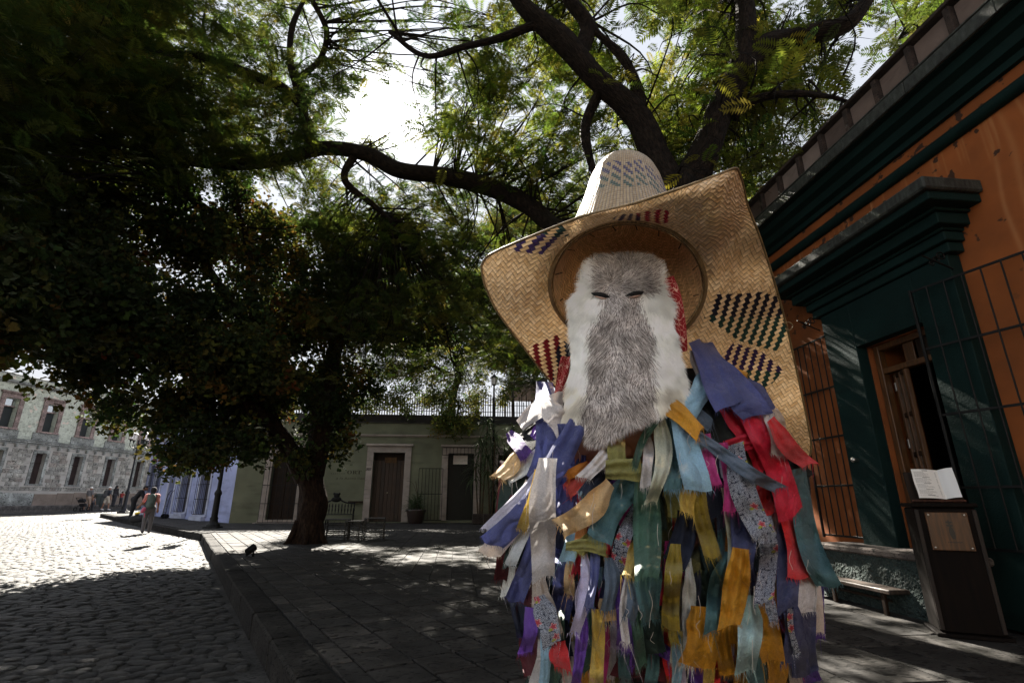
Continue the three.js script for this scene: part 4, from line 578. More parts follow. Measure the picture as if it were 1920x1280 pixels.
const cl = (k, c) => M(k, c, { bump: T.cloth, bs: 0.002, bscale: 0.1 });
{
  const gy = (x, z, road) => rise(x, z) + (road ? ROAD + 0.01 : 0), put = (px, D, road) => { const d = dirOf(px, 937); const k = D / Math.hypot(d.x, d.z), x = d.x * k, z = d.z * k; return [x, gy(x, z, road), z]; };
  const w = passer('woman in a pink top and grey trousers walking away with a green backpack', put(284, 24.0, true), 3.55, 1.62, { shirt: cl('pink cotton', [0.62, 0.25, 0.22]), pants: cl('grey denim', [0.13, 0.12, 0.125]), hair: cl('black hair', [0.012, 0.01, 0.01]), longHair: true, pack: cl('grey green canvas', [0.085, 0.11, 0.095]), elR: [0.28, 1.12, 0.1], wrR: [0.4, 0.98, 0.28], strideL: 0.25, strideR: -0.2 });
  mesh('pink_pouch', flesh([[0.16, 0.84, -0.22, 0.2, 0.76, -0.22, 0.07, 0.06], [0.12, 0.7, -0.22, 0.1, 0.55, -0.22, 0.02, 0.015]], 0.02), cl('pink pouch', [0.6, 0.12, 0.2]), w);
  passer('person in black clothes bending forward beside the blue house', put(251, 32.5), 1.9, 1.68, { lean: 0.62, shirt: cl('black cotton', [0.014, 0.014, 0.016]), pants: cl('black trousers', [0.016, 0.016, 0.018]), hair: cl('black hair', [0, 0, 0]), sleeve: 2, elL: [-0.2, 0.98, 0.42], wrL: [-0.2, 0.76, 0.42], elR: [0.2, 0.98, 0.42], wrR: [0.2, 0.76, 0.42] });
  passer('man in a grey shirt and pale cap walking away along the stone building', put(165, 50.5, true), 2.9, 1.72, { shirt: cl('grey shirt', [0.13, 0.125, 0.125]), pants: cl('tan shorts', [0.3, 0.22, 0.16]), shorts: true, cap: cl('pale cap', [0.65, 0.63, 0.58]), strideL: 0.4, strideR: -0.5 });
  passer('man in a white cap and beige shorts striding along the stone building', put(200, 51.5, true), 2.6, 1.74, { shirt: cl('dark blue shirt', [0.03, 0.035, 0.045]), pants: cl('beige shorts', [0.46, 0.4, 0.3]), shorts: true, cap: cl('white cap', [0.8, 0.78, 0.72]), strideL: 0.8, strideR: -0.8, shoes: cl('pale shoe', [0.5, 0.48, 0.45]), pack: cl('dark bag', [0.05, 0.05, 0.05]) });
  passer('person in dark clothes holding the hand of a child in red', put(213, 53), 2.8, 1.62, { shirt: cl('dark coat', [0.03, 0.028, 0.03]), pants: cl('dark trousers', [0.035, 0.035, 0.04]), hair: cl('black hair', [0, 0, 0]), longHair: true, sleeve: 2, elR: [0.3, 1.1, 0.1], wrR: [0.42, 0.92, 0.16] });
  passer('small child in a red top walking hand in hand with an adult', put(226, 53), 2.8, 1.18, { shirt: cl('red child top', [0.32, 0.04, 0.035]), pants: cl('dark trousers', [0, 0, 0]), hair: cl('black hair', [0, 0, 0]), strideL: 0.4, elL: [-0.3, 1.25, 0.08], wrL: [-0.46, 1.36, 0.1] });
  passer('small child in grey beside the man in the pale cap', put(175, 50.8, true), 2.9, 1.02, { shirt: cl('grey child top', [0.2, 0.17, 0.16]), pants: cl('dark trousers', [0, 0, 0]), hair: cl('black hair', [0, 0, 0]), strideR: 0.4 });
  // pushchair and stand beside them
  const pc = thing('pushchair', 'dark folding pushchair in front of the man in the grey shirt', 'pushchair', put(156, 50.2, true), 2.9), fr = iron;
  for (const x of [-0.25, 0.25]) { mesh('wheel', boxUV(new THREE.TorusGeometry(0.13, 0.03, 6, 16).rotateY(Math.PI / 2).translate(x, 0.16, -0.25)), fr, pc); mesh('wheel', boxUV(new THREE.TorusGeometry(0.13, 0.03, 6, 16).rotateY(Math.PI / 2).translate(x, 0.16, 0.3)), fr, pc); mesh('frame', tube([V(x, 0.16, 0.3), V(x, 0.5, 0), V(x, 0.95, -0.4)], [0.018, 0.018], 10, 5), fr, pc); mesh('frame', tube([V(x, 0.16, -0.25), V(x, 0.5, 0.02)], [0.018, 0.018], 4, 5), fr, pc); }
  mesh('seat', flesh([[-0.15, 0.45, 0.05, 0.15, 0.45, 0.05, 0.12, 0.12], [-0.15, 0.75, -0.1, 0.15, 0.75, -0.1, 0.14, 0.14]], 0.03, 0.05), cl('black cotton', [0, 0, 0]), pc); mesh('handle', rod(V(-0.25, 0.95, -0.4), V(0.25, 0.95, -0.4), 0.02), fr, pc); uniq(pc);
  for (const [px, lab] of [[183, 'left of two dark dustbins at the foot of the stone building'], [190, 'right of two dark dustbins at the foot of the stone building']]) { const q = thing('dustbin', lab, 'dustbin', put(px, 53.5)); mesh('bin_body', lathe([[0, 0], [0.22, 0], [0.28, 0.8], [0.3, 0.82], [0.3, 0.86], [0.27, 0.87]], 14), M('dark green plastic', [0.05, 0.06, 0.055], { roughness: 0.6 }), q); mesh('bin_lid', lathe([[0.3, 0.872], [0.26, 0.95], [0, 1.0]], 14), M('dark green plastic', [0, 0, 0]), q); }
}
// ---------- plants in pots and beds ----------
function blade(len, w, droop, n = 5) { // a strap leaf along +y that arches over
  const pos = [], idx = []; for (let i = 0; i <= n; i++) { const t = i / n, q = w * Math.sin(Math.PI * (0.12 + 0.88 * t)) * 0.5 + 0.0015, y = len * t * (1 - droop * t * 0.4), z = len * droop * t * t; pos.push(-q, y, z, 0, y, z - q * 0.35, q, y, z); } for (let i = 0; i < n; i++) for (const k of [0, 1]) { const a = i * 3 + k; idx.push(a, a + 1, a + 3, a + 1, a + 4, a + 3); }
  const g = new THREE.BufferGeometry(); g.setAttribute('position', new THREE.Float32BufferAttribute(pos, 3)); g.setIndex(idx); g.computeVertexNormals(); return boxUV(g);
}
const leafM = (k, c) => M(k, c, { roughness: 0.8, specularIntensity: 0.25, transmission: 0.45, thickness: 0, side: THREE.DoubleSide });
{
  const rnd = rng(91), stemM = M('pale cane stem', [0.23, 0.17, 0.09], { map: T.bark, s: 0.5 }), yl = leafM('dark strap leaf', [0.055, 0.085, 0.03]);
  const spots = [[1.05, -23.3, [[0, 3.4], [0.18, 4.3], [-0.15, 2.4]], 'cane plant with spiky leaf tufts left of the single lantern post'], [1.5, -22.9, [[0.1, 3.7], [-0.1, 2.7], [0.3, 2.0]], 'cane plant with spiky leaf tufts in front of the single lantern post'], [2.15, -23.1, [[0, 3.0], [0.22, 4.0], [-0.2, 1.8]], 'cane plant with spiky leaf tufts right of the single lantern post']];
  for (const [x, z, stems, label] of spots) {
    const t = thing('cane_plant', label, 'plant', [x, 0, z], 0, 'spiky cane plants before the green house'), blades = [0, 1, 2].map(i => blade(0.62 + 0.1 * i, 0.04, 0.5 + 0.25 * i));
    mesh('planter', span(-0.32, 0.32, 0, 0.42, -0.32, 0.32, 0.03), M('dark clay planter', [0.09, 0.06, 0.045], { map: T.stone, s: 0.6 }), t);
    for (const [dx, h] of stems) {
      const top = V(dx * 1.6, h, (rnd() - 0.5) * 0.3); mesh('stem', tube([V(dx * 0.5, 0.3, 0), V(dx, h * 0.5, 0.05), top], [0.04, 0.03, 0.025], 12, 6), stemM, t);
      const gs = []; for (const [py, n] of [[0, 46], [-0.45, 22]]) for (let i = 0; i < n; i++) { const g = blades[i % 3].clone(); g.rotateX(0.25 + 1.5 * rnd() + (py ? 0.4 : 0)); g.rotateY(rnd() * 6.283); g.translate(top.x, top.y + py + (rnd() - 0.5) * 0.3, top.z); gs.push(g); }
      const tf = mesh('leaf_tuft', merge(gs), yl, t); tf.userData.kind = 'stuff';
    } uniq(t);
  }
  const p = thing('potted_plant', 'bushy plant in a dark pot between the plank door and the dark green door', 'potted plant', [-1.75, 0, -24.0]);
  mesh('pot', lathe([[0, 0], [0.3, 0], [0.42, 0.5], [0.46, 0.52], [0.46, 0.6], [0.4, 0.6]], 16), M('dark glazed pot', [0.05, 0.035, 0.03], { roughness: 0.4 }), p);
  const gs = [], bl = [blade(0.55, 0.035, 0.9), blade(0.7, 0.04, 0.6)]; for (let i = 0; i < 150; i++) { const g = bl[i % 2].clone(); g.rotateX(0.1 + 1.1 * rnd()); g.rotateY(rnd() * 6.283); g.translate((rnd() - 0.5) * 0.4, 0.55 + 0.6 * rnd() * rnd(), (rnd() - 0.5) * 0.4); gs.push(g); }
  const f = mesh('foliage', merge(gs), yl, p); f.userData.kind = 'stuff';
  mesh('stem', tube([V(0, 0.5, 0), V(0.02, 1.2, 0), V(-0.08, 1.8, 0.05)], [0.02, 0.012], 8, 5), stemM, p); mesh('side_shoot', tube([V(0, 1.25, 0), V(-0.25, 1.75, 0), V(-0.5, 1.82, 0)], [0.012, 0.006], 8, 5), stemM, p);
}

// ---------- trees ----------
const barkM = M('brown ridged bark', [0.085, 0.056, 0.04], { specularIntensity: 0.3, map: T.bark, s: 0.5, bump: T.barkB, bs: 0.035, bscale: 0.5 }), barkD = M('dark grey brown bark', [0.05, 0.038, 0.031], { specularIntensity: 0.3, map: T.bark, s: 0.4, bump: T.barkB, bs: 0.03, bscale: 0.4 });
function featherLeaf() {   // a twice-feathered leaf: rows of narrow leaflets on a drooping stalk
  const pos = [], rnd = rng(7), q = (a, b, c) => pos.push(...a, ...b, ...c);
  const L = 1, n = 11; const stalk = t => [0, L * t * (1 - 0.12 * t), 0.22 * t * t];
  for (let i = 0; i < n; i++) { const a = stalk(i / n), b = stalk((i + 1) / n), w = 0.008; q([a[0] - w, a[1], a[2]], [b[0] + w, b[1], b[2]], [a[0] + w, a[1], a[2]]); }
  for (let i = 0; i < n; i++) for (const s of [-1, 1]) {
    const t = (i + 1) / n, c = stalk(t), len = 0.36 * Math.sin(Math.PI * (0.22 + 0.68 * t)) * (0.85 + 0.3 * rnd()), w = 0.034, dz = (rnd() - 0.3) * 0.12;
    const tip = [c[0] + s * len * 0.9, c[1] + len * 0.42, c[2] + dz], m1 = [c[0] + s * len * 0.42 - s * w * 0.3, c[1] + len * 0.2 + w, c[2] + dz * 0.4 + 0.008], m2 = [c[0] + s * len * 0.45, c[1] + len * 0.2 - w, c[2] + dz * 0.4 - 0.008];
    q(c, m1, tip); q(c, tip, m2);
  }
  return fromTris(pos);
}
function leafCluster(kind) {  // broad lobed leaves round a twig end
  const pos = [], rnd = rng(kind), m = new THREE.Matrix4(), v = V();
  for (let i = 0; i < 8; i++) {
    m.makeRotationFromEuler(new THREE.Euler(rnd() * 6.28, rnd() * 6.28, rnd() * 6.28)); const o = V((rnd() - 0.5) * 1.5, (rnd() - 0.5) * 1.3, (rnd() - 0.5) * 1.5), s = 0.42 * (0.7 + 0.6 * rnd());
    const pts = kind === 3 ? [[0, 0, 0], [0.5, 0.15, 0.08], [0.32, 0.5, 0.05], [0.42, 0.8, 0.08], [0, 1.1, -0.05], [-0.42, 0.8, 0.08], [-0.32, 0.5, 0.05], [-0.5, 0.15, 0.08]] : [[0, 0, 0], [0.3, 0.35, 0.07], [0.22, 0.75, 0.05], [0, 1.1, -0.08], [-0.22, 0.75, 0.05], [-0.3, 0.35, 0.07]];
    const w = pts.map(p => v.set(...p).multiplyScalar(s).applyMatrix4(m).add(o).toArray()); for (let k = 1; k + 1 < w.length; k++) pos.push(...w[0], ...w[k], ...w[k + 1]);
  }
  return fromTris(pos);
}
const FEATHER = featherLeaf(), BROAD = leafCluster(3), SMALL = leafCluster(4);
// crown: clumps [centre, radius, weight] filled with leaves; droop for hanging leaves
function crown(parent, geo, mat, clumps, perM3, size, colors, seed, droop, gaps = []) {
  const rnd = rng(seed), list = [], g = () => (rnd() + rnd() + rnd()) / 1.5 - 1;
  for (const [c, r, wgt] of clumps) { const n = Math.round(perM3 * r * r * r * 4.2 * (wgt ?? 1)); const tone = rnd(); for (let i = 0; i < n; i++) { const u = V(g(), g() * 0.8, g()).multiplyScalar(r * 1.15); const p = c.clone().add(u); if (gaps.some(q => q(p))) continue; list.push([p, tone, u]); } }
  const im = new THREE.InstancedMesh(geo, mat, list.length), m = new THREE.Matrix4(), q = new THREE.Quaternion(), e = new THREE.Euler(), col = new THREE.Color(); im.name = 'crown'; im.userData.kind = 'stuff'; im.castShadow = im.receiveShadow = true;
  list.forEach(([p, tone, u], i) => {
    if (droop) e.set(1.35 + (rnd() - 0.5) * 1.5, Math.atan2(u.x, u.z) + (rnd() - 0.5) * 4, (rnd() - 0.5) * 1.2, 'YXZ'); else e.set(rnd() * 6.28, rnd() * 6.28, rnd() * 6.28);
    const s = size * (0.7 + 0.6 * rnd()); im.setMatrixAt(i, m.compose(p, q.setFromEuler(e), V(s, s, s)));
    const k = clamp(tone * 0.6 + rnd() * 0.5 - 0.05) * (colors.length - 1), a = Math.min(colors.length - 2, Math.floor(k)), f = k - a; im.setColorAt(i, col.setRGB(...[0, 1, 2].map(j => lerp(colors[a][j], colors[a + 1][j], f) * (0.8 + 0.4 * rnd()))));
  });
  parent.add(im); return list.length;
}
// twigs from the nearest limb to each clump
function twigs(parent, limbs, clumps, mat, r0, seed) {
  const rnd = rng(seed), pts = limbs.flatMap(l => new THREE.CatmullRomCurve3(l, false, 'centripetal').getSpacedPoints(24)), gs = [];
  for (const [c, r] of clumps) { let best = pts[0], bd = 1e9; for (const p of pts) { const d = p.distanceTo(c) + rnd() * 0.8; if (d < bd) { bd = d; best = p; } } if (bd > 6) continue;
    const mid = best.clone().lerp(c, 0.5).add(V((rnd() - 0.5) * 0.6, (rnd() - 0.2) * 0.6, (rnd() - 0.5) * 0.6)), q = r0 * (0.5 + 0.25 * bd / 3); gs.push(tube([best, mid, c], [q, q * 0.6, q * 0.3], 9, 5, 0, 1, false));
    for (let k = 0; k < 3; k++) { const e = c.clone().add(V((rnd() - 0.5) * 2 * r, (rnd() - 0.5) * 1.6 * r, (rnd() - 0.5) * 2 * r)), s = mid.clone().lerp(c, 0.3 + 0.6 * rnd()); gs.push(tube([s, s.clone().lerp(e, 0.5).add(V(0, (rnd() - 0.4) * 0.3, 0)), e], [q * 0.4, q * 0.28, q * 0.15], 5, 4, 0, 1, false)); } }
  const t = mesh('twigs', merge(gs), mat, parent); t.userData.kind = 'stuff';
}
// scatter clump centres over regions of the view: [x0, y0, x1, y1, near, far, count, radius]
function scatter(regions, seed, holes, weight = 1) {
  const rnd = rng(seed), out = [];
  for (const [x0, y0, x1, y1, n, f, count, r, w] of regions) for (let i = 0, k = 0; i < count && k < count * 20; k++) {
    const px = lerp(x0, x1, rnd()), py = lerp(y0, y1, rnd()); if (holes.some(([hx, hy, rx, ry]) => ((px - hx) / rx) ** 2 + ((py - hy) / ry) ** 2 < 1)) continue;
    const D = lerp(n, f, rnd()), c = far(px, py, D); out.push([c, r * (0.75 + 0.5 * rnd()), w ?? weight]); i++;
  }
  return out;
}
function limbs(t, list, mat, seed) { list.forEach(([pts, radii], i) => mesh(i ? 'limb' : 'trunk', tube(pts, radii, Math.max(16, pts.length * 8), i ? 10 : 18, i ? 0.17 : 0.17, seed + i), mat, t)); }
{
  // broad-leaved tree on the left of the square
  const base = V(-3.57, 0, -13.63), t = thing('broadleaf_tree', 'dense dark broad-leaved tree on the square with a thick ridged trunk', 'tree', [0, 0, 0]);
  const D = 14.1, F = (x, y, d = D) => far(x, y, d);
  const L = [
    [[V(-3.57, -0.1, -13.63), V(-3.56, 0.35, -13.62), V(-3.54, 1.0, -13.63), F(577, 880), F(572, 840)], [0.38, 0.335, 0.315, 0.30, 0.29]],
    [[F(570, 900), F(545, 850), F(512, 800), F(492, 740, 13.8), F(480, 640, 13.4), F(472, 540, 13), F(462, 450, 12.5), F(440, 380, 12)], [0.24, 0.2, 0.17, 0.15, 0.13, 0.11, 0.08, 0.05]],
    [[F(585, 890), F(600, 820, 14.2), F(612, 720, 14.4), F(640, 600, 14.6), F(655, 500, 14.8), F(640, 420, 15)], [0.3, 0.27, 0.22, 0.18, 0.14, 0.08]],
    [[F(574, 905, 14.15), F(560, 872, 14.05), F(535, 820, 13.5), F(440, 740, 12.4), F(330, 640, 12), F(230, 590, 11.6), F(110, 560, 11.5)], [0.16, 0.15, 0.14, 0.12, 0.1, 0.08, 0.04]],
    [[F(480, 640, 13.4), F(400, 520, 13), F(340, 430, 12.6), F(260, 380, 12.2), F(160, 350, 12)], [0.11, 0.1, 0.09, 0.07, 0.04]],
    [[F(640, 600, 14.6), F(720, 520, 14), F(800, 470, 13.6), F(880, 450, 13.4)], [0.11, 0.09, 0.07, 0.04]],
  ];
  limbs(t, L, barkM, 300);
  for (const a of [0.3, 1.4, 2.5, 3.6, 4.9]) mesh('root', tube([V(base.x + Math.cos(a) * 0.25, 0.5, base.z + Math.sin(a) * 0.25), V(base.x + Math.cos(a) * 0.4, 0.14, base.z + Math.sin(a) * 0.4), V(base.x + Math.cos(a) * 0.56, -0.06, base.z + Math.sin(a) * 0.56)], [0.11, 0.08, 0.04], 12, 8, 0.1, 9), barkM, t);
  const holes = [[110, 340, 40, 22], [240, 270, 20, 18], [395, 365, 28, 26], [355, 690, 10, 10], [210, 430, 18, 14]];
  const cl2 = [...scatter([
    [40, 400, 520, 640, 10.5, 16, 84, 0.68], [0, 490, 260, 640, 10, 15, 30, 0.6], [110, 640, 560, 725, 11, 15, 52, 0.62], [200, 725, 420, 795, 12, 14.5, 26, 0.5], [280, 795, 480, 850, 12, 14, 24, 0.45], [315, 850, 430, 876, 12.5, 13.8, 12, 0.36],
    [480, 400, 720, 640, 12, 17, 62, 0.68], [440, 640, 660, 800, 12.6, 16, 46, 0.6], [560, 800, 645, 872, 13.4, 15, 15, 0.42], [420, 800, 520, 872, 12.8, 14, 12, 0.4], [640, 480, 900, 640, 13, 17, 26, 0.6], [640, 640, 720, 750, 14, 16.5, 9, 0.45], [0, 330, 480, 440, 10.5, 14.5, 40, 0.6], [-260, 380, 0, 640, 9, 14, 30, 0.9],
  ], 401, [...holes, [300, 560, 22, 14], [180, 520, 16, 20], [440, 600, 12, 26], [560, 520, 20, 26], [610, 690, 14, 20], [470, 690, 16, 12], [90, 580, 16, 12], [690, 560, 16, 22]])];
  twigs(t, L.map(l => l[0]), cl2, barkD, 0.035, 402);
  crown(t, BROAD, leafM('broad dark leaves', [1, 1, 1]), cl2, 40, 0.19, [[0.016, 0.03, 0.009], [0.024, 0.042, 0.011], [0.034, 0.052, 0.012], [0.10, 0.09, 0.014], [0.13, 0.05, 0.012]], 403, false);
  uniq(t);
}
{
  // great feather-leaved tree behind the dancer, limbs over the square
  const t = thing('feathery_tree', 'large spreading tree with feathery leaves and forked dark limbs behind the dancer', 'tree', [0, 0, 0]);
  const D = 6.5, F = (x, y, d = D) => far(x, y, d), foot = F(1272, 640, D);
  const L = [
    [[V(foot.x - 0.04, -0.1, foot.z), V(foot.x, 1.2, foot.z), V(foot.x + 0.03, 2.8, foot.z), F(1270, 420), F(1272, 350)], [0.44, 0.33, 0.30, 0.30, 0.32]],
    [[F(1272, 380), F(1232, 300), F(1195, 220, 6.4), F(1120, 150, 6.2), F(1060, 80, 6), F(990, 20, 5.9), F(930, -60, 5.8)], [0.23, 0.21, 0.185, 0.165, 0.165, 0.13, 0.09]],
    [[F(1275, 370), F(1318, 300), F(1350, 210, 6.5), F(1392, 110, 6.5), F(1398, 20, 6.4), F(1380, -60, 6.2)], [0.235, 0.215, 0.19, 0.165, 0.13, 0.09]],
    [[F(1385, 140, 6.5), F(1440, 85, 6.6), F(1520, 62, 6.7), F(1590, 42, 6.8), F(1640, -20, 6.9)], [0.15, 0.15, 0.13, 0.11, 0.07]],
    [[F(1085, 110, 6.1), F(1102, 50, 6.1), F(1070, 0, 6), F(1040, -60, 5.9)], [0.13, 0.12, 0.1, 0.07]],
    [[F(1205, 230, 6.4), F(1196, 170, 6.3), F(1170, 110, 6.2), F(1120, 60, 6.1), F(1110, 40, 6.1)], [0.09, 0.085, 0.075, 0.06, 0.04]],
    [[F(1375, 215, 6.5), F(1420, 186, 6.5), F(1480, 176, 6.5), F(1560, 182, 6.6), F(1590, 190, 6.7)], [0.07, 0.055, 0.05, 0.035, 0.02]],
    // the long limb that runs left under the sun
    [[F(1272, 420, 6.6), F(1180, 460, 7.2), F(1040, 425, 8.4), F(990, 385, 8.8), F(915, 350, 9.3), F(830, 330, 9.7), F(745, 318, 10), F(690, 290, 10.2), F(610, 278, 10.5), F(530, 298, 10.9), F(440, 310, 11.3), F(330, 300, 11.6), F(230, 270, 11.8)], [0.2, 0.19, 0.18, 0.18, 0.19, 0.19, 0.18, 0.19, 0.16, 0.14, 0.12, 0.09, 0.05]],
    [[F(600, 280, 10.5), F(575, 255, 10.4), F(566, 190, 10.2), F(545, 120, 10), F(548, 50, 9.8), F(575, -10, 9.6)], [0.12, 0.1, 0.09, 0.07, 0.06, 0.04]],
    [[F(566, 200, 10.2), F(530, 165, 10.2), F(470, 140, 10.2), F(390, 110, 10.3), F(300, 98, 10.4), F(200, 70, 10.5)], [0.09, 0.1, 0.1, 0.09, 0.07, 0.04]],
    [[F(345, 300, 11.58), F(332, 340, 11.5), F(370, 380, 11.6), F(400, 400, 11.7)], [0.12, 0.12, 0.1, 0.06]],
    [[F(1130, 160, 6.22), F(1098, 235, 6.4), F(1110, 310, 6.5), F(1130, 360, 6.5)], [0.07, 0.08, 0.06, 0.04]],
    [[F(668, 286, 10.3), F(645, 335, 10.4), F(700, 385, 10.6), F(740, 420, 10.7)], [0.09, 0.08, 0.07, 0.04]],
    [[F(1012, 42, 5.92), F(940, 70, 6.1), F(870, 88, 6.4), F(800, 105, 6.8), F(730, 60, 7.2)], [0.07, 0.055, 0.05, 0.04, 0.03]],
    [[F(400, 108, 10.3), F(370, 60, 10.2), F(330, 20, 10), F(280, -20, 10)], [0.06, 0.05, 0.04, 0.03]],
    [[F(556, 150, 10.1), F(600, 110, 9.8), F(612, 60, 9.4), F(590, 10, 9.2), F(560, -40, 9)], [0.07, 0.06, 0.06, 0.04]],
  ];
  limbs(t, L, barkD, 500);
  const holes = [[1530, 410, 120, 105], [728, 205, 58, 50], [790, 290, 60, 24], [945, 415, 55, 38], [1195, 90, 62, 80], [1620, 170, 75, 150], [1160, 30, 40, 40], [1000, 235, 28, 30], [395, 30, 40, 24], [620, 225, 32, 45], [600, 60, 22, 34], [660, 360, 36, 20], [1500, 50, 40, 36], [1450, 265, 36, 30], [830, 40, 36, 30], [1660, 60, 40, 60], [870, 220, 20, 16], [740, 365, 40, 18], [1050, 380, 22, 20]];
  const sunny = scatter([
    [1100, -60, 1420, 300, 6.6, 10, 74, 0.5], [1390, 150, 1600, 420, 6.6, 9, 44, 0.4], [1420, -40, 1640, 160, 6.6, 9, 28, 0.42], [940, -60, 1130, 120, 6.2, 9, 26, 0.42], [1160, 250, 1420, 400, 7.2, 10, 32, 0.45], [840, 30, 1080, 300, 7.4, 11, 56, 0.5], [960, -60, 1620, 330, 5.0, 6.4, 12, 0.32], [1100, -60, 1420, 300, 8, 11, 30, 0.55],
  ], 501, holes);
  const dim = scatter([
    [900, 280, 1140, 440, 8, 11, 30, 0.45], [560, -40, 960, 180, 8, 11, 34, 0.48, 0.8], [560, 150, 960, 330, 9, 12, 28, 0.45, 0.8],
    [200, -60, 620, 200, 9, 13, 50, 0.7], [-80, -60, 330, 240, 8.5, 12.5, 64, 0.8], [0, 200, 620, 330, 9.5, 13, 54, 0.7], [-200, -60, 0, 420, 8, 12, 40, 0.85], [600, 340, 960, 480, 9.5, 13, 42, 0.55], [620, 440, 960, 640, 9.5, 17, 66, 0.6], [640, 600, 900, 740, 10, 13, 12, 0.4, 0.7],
    [940, 350, 1420, 640, 9, 18, 64, 0.75], [660, 500, 1000, 720, 14, 21, 92, 0.62], [560, 330, 900, 470, 10, 16, 34, 0.55],  // first region: unseen foliage behind the hat, placed to shade the pavement
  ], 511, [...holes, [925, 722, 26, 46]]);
  dim.push([V(-0.73, 7.0, -7.2), 0.38, 2], [V(-0.55, 7.4, -7.6), 0.3, 2]);  // extra leaf clumps placed in the path of the sun to shade the hat
  // crown carried on out of view at the left to darken the road
  const rnd = rng(506); for (let i = 0; i < 60; i++) dim.push([V(lerp(-15, -7, rnd()), lerp(5.2, 9.5, rnd()), lerp(-14, -5.5, rnd())), 0.9, 0.8]);
  for (let i = 0; i < 70; i++) dim.push([V(lerp(-8, 4.5, rnd()), lerp(10.5, 13.5, rnd()), lerp(-8, 2.5, rnd())), 1.0, 0.7]);  // unseen clumps overhead, placed to cut sky light on the near paving
  const cr = [...sunny, ...dim];
  twigs(t, L.map(l => l[0]), cr, barkD, 0.03, 502);
  crown(t, FEATHER, leafM('feathery leaves', [1, 1, 1]), sunny, 34, 0.33, [[0.026, 0.042, 0.010], [0.055, 0.085, 0.014], [0.12, 0.15, 0.02], [0.22, 0.245, 0.03], [0.31, 0.30, 0.045]], 503, true);  // sunlit look put into the leaf colours: paler than the dim clumps
  crown(t, FEATHER, leafM('feathery leaves', [1, 1, 1]), dim, 31, 0.33, [[0.022, 0.036, 0.010], [0.035, 0.056, 0.012], [0.06, 0.085, 0.016], [0.12, 0.14, 0.02], [0.2, 0.21, 0.03]], 513, true);  // same leaves in darker colours, painting the shaded side of the crown
  uniq(t);
}
{
  // tree leaning over the roof terrace
  const t = thing('terrace_tree', 'yellow green leafy tree hanging over the parapet of the green house', 'tree', [0, 0, 0]), D = 25.8, F = (x, y, d = D) => far(x, y, d), f0 = F(845, 760, 26.5);
  const L = [[[V(f0.x, 4.4, f0.z), F(850, 740, 26), F(860, 700), F(850, 660), F(830, 600)], [0.2, 0.18, 0.15, 0.1, 0.06]], [[F(858, 705), F(820, 690, 25.4), F(780, 660, 25.2), F(740, 640, 25)], [0.1, 0.09, 0.06, 0.03]], [[F(855, 690), F(900, 660), F(940, 640)], [0.09, 0.07, 0.04]], [[F(848, 745, 26), F(860, 760, 25), F(850, 800, 24.3)], [0.06, 0.05, 0.02]]];
  limbs(t, L, barkD, 600);
  const cr = scatter([[780, 640, 960, 760, 24.2, 27, 46, 0.55], [800, 740, 900, 800, 23.8, 25, 22, 0.45], [815, 790, 870, 815, 23.6, 24.3, 8, 0.32], [640, 540, 1040, 660, 24, 30, 66, 0.95], [900, 400, 1460, 640, 22, 30, 60, 1.2], [700, 640, 800, 700, 25, 28, 10, 0.6], [930, 640, 1040, 700, 25, 28, 20, 0.7], [650, 690, 780, 775, 24.4, 26, 26, 0.5], [900, 560, 1100, 690, 26, 32, 24, 1.0]], 601, [[865, 690, 26, 12], [725, 735, 14, 12], [925, 722, 22, 36]]);
  twigs(t, L.map(l => l[0]), cr, barkD, 0.03, 602);
  crown(t, SMALL, leafM('small yellow green leaves', [1, 1, 1]), cr, 48, 0.22, [[0.03, 0.05, 0.012], [0.06, 0.085, 0.015], [0.13, 0.13, 0.02], [0.24, 0.2, 0.03]], 603, false); uniq(t);
}
{
  // light green tree over the roof of the orange building
  const t = thing('rooftop_tree', 'light green feathery tree leaning over the orange building at the top right corner', 'tree', [0, 0, 0]), F = (x, y, d) => far(x, y, d);
  const L = [[[V(9.5, -0.4, -7.5), V(9.3, 3, -7.4), V(8.6, 6, -7), F(1830, 20, 9.5), F(1760, -10, 9)], [0.35, 0.3, 0.24, 0.15, 0.08]], [[V(8.7, 5.8, -7), F(1800, 60, 9.6), F(1700, 60, 9.2), F(1670, 100, 9)], [0.12, 0.08, 0.05, 0.02]], [[V(8.5, 6, -7), F(1900, -20, 9), F(1960, -60, 8.8)], [0.12, 0.08, 0.04]]];
  limbs(t, L, barkD, 700);
  const cr = scatter([[1660, -60, 1960, 70, 8, 11, 34, 0.5], [1700, 40, 1850, 110, 8.5, 10.5, 12, 0.38], [1680, 100, 1740, 150, 9, 10, 3, 0.3]], 701, [[1650, 40, 40, 60]]);
  twigs(t, L.map(l => l[0]), cr, barkD, 0.025, 702);
  crown(t, FEATHER, leafM('feathery leaves', [1, 1, 1]), cr, 40, 0.32, [[0.06, 0.09, 0.018], [0.12, 0.15, 0.025], [0.2, 0.22, 0.04]], 703, true); uniq(t);
}

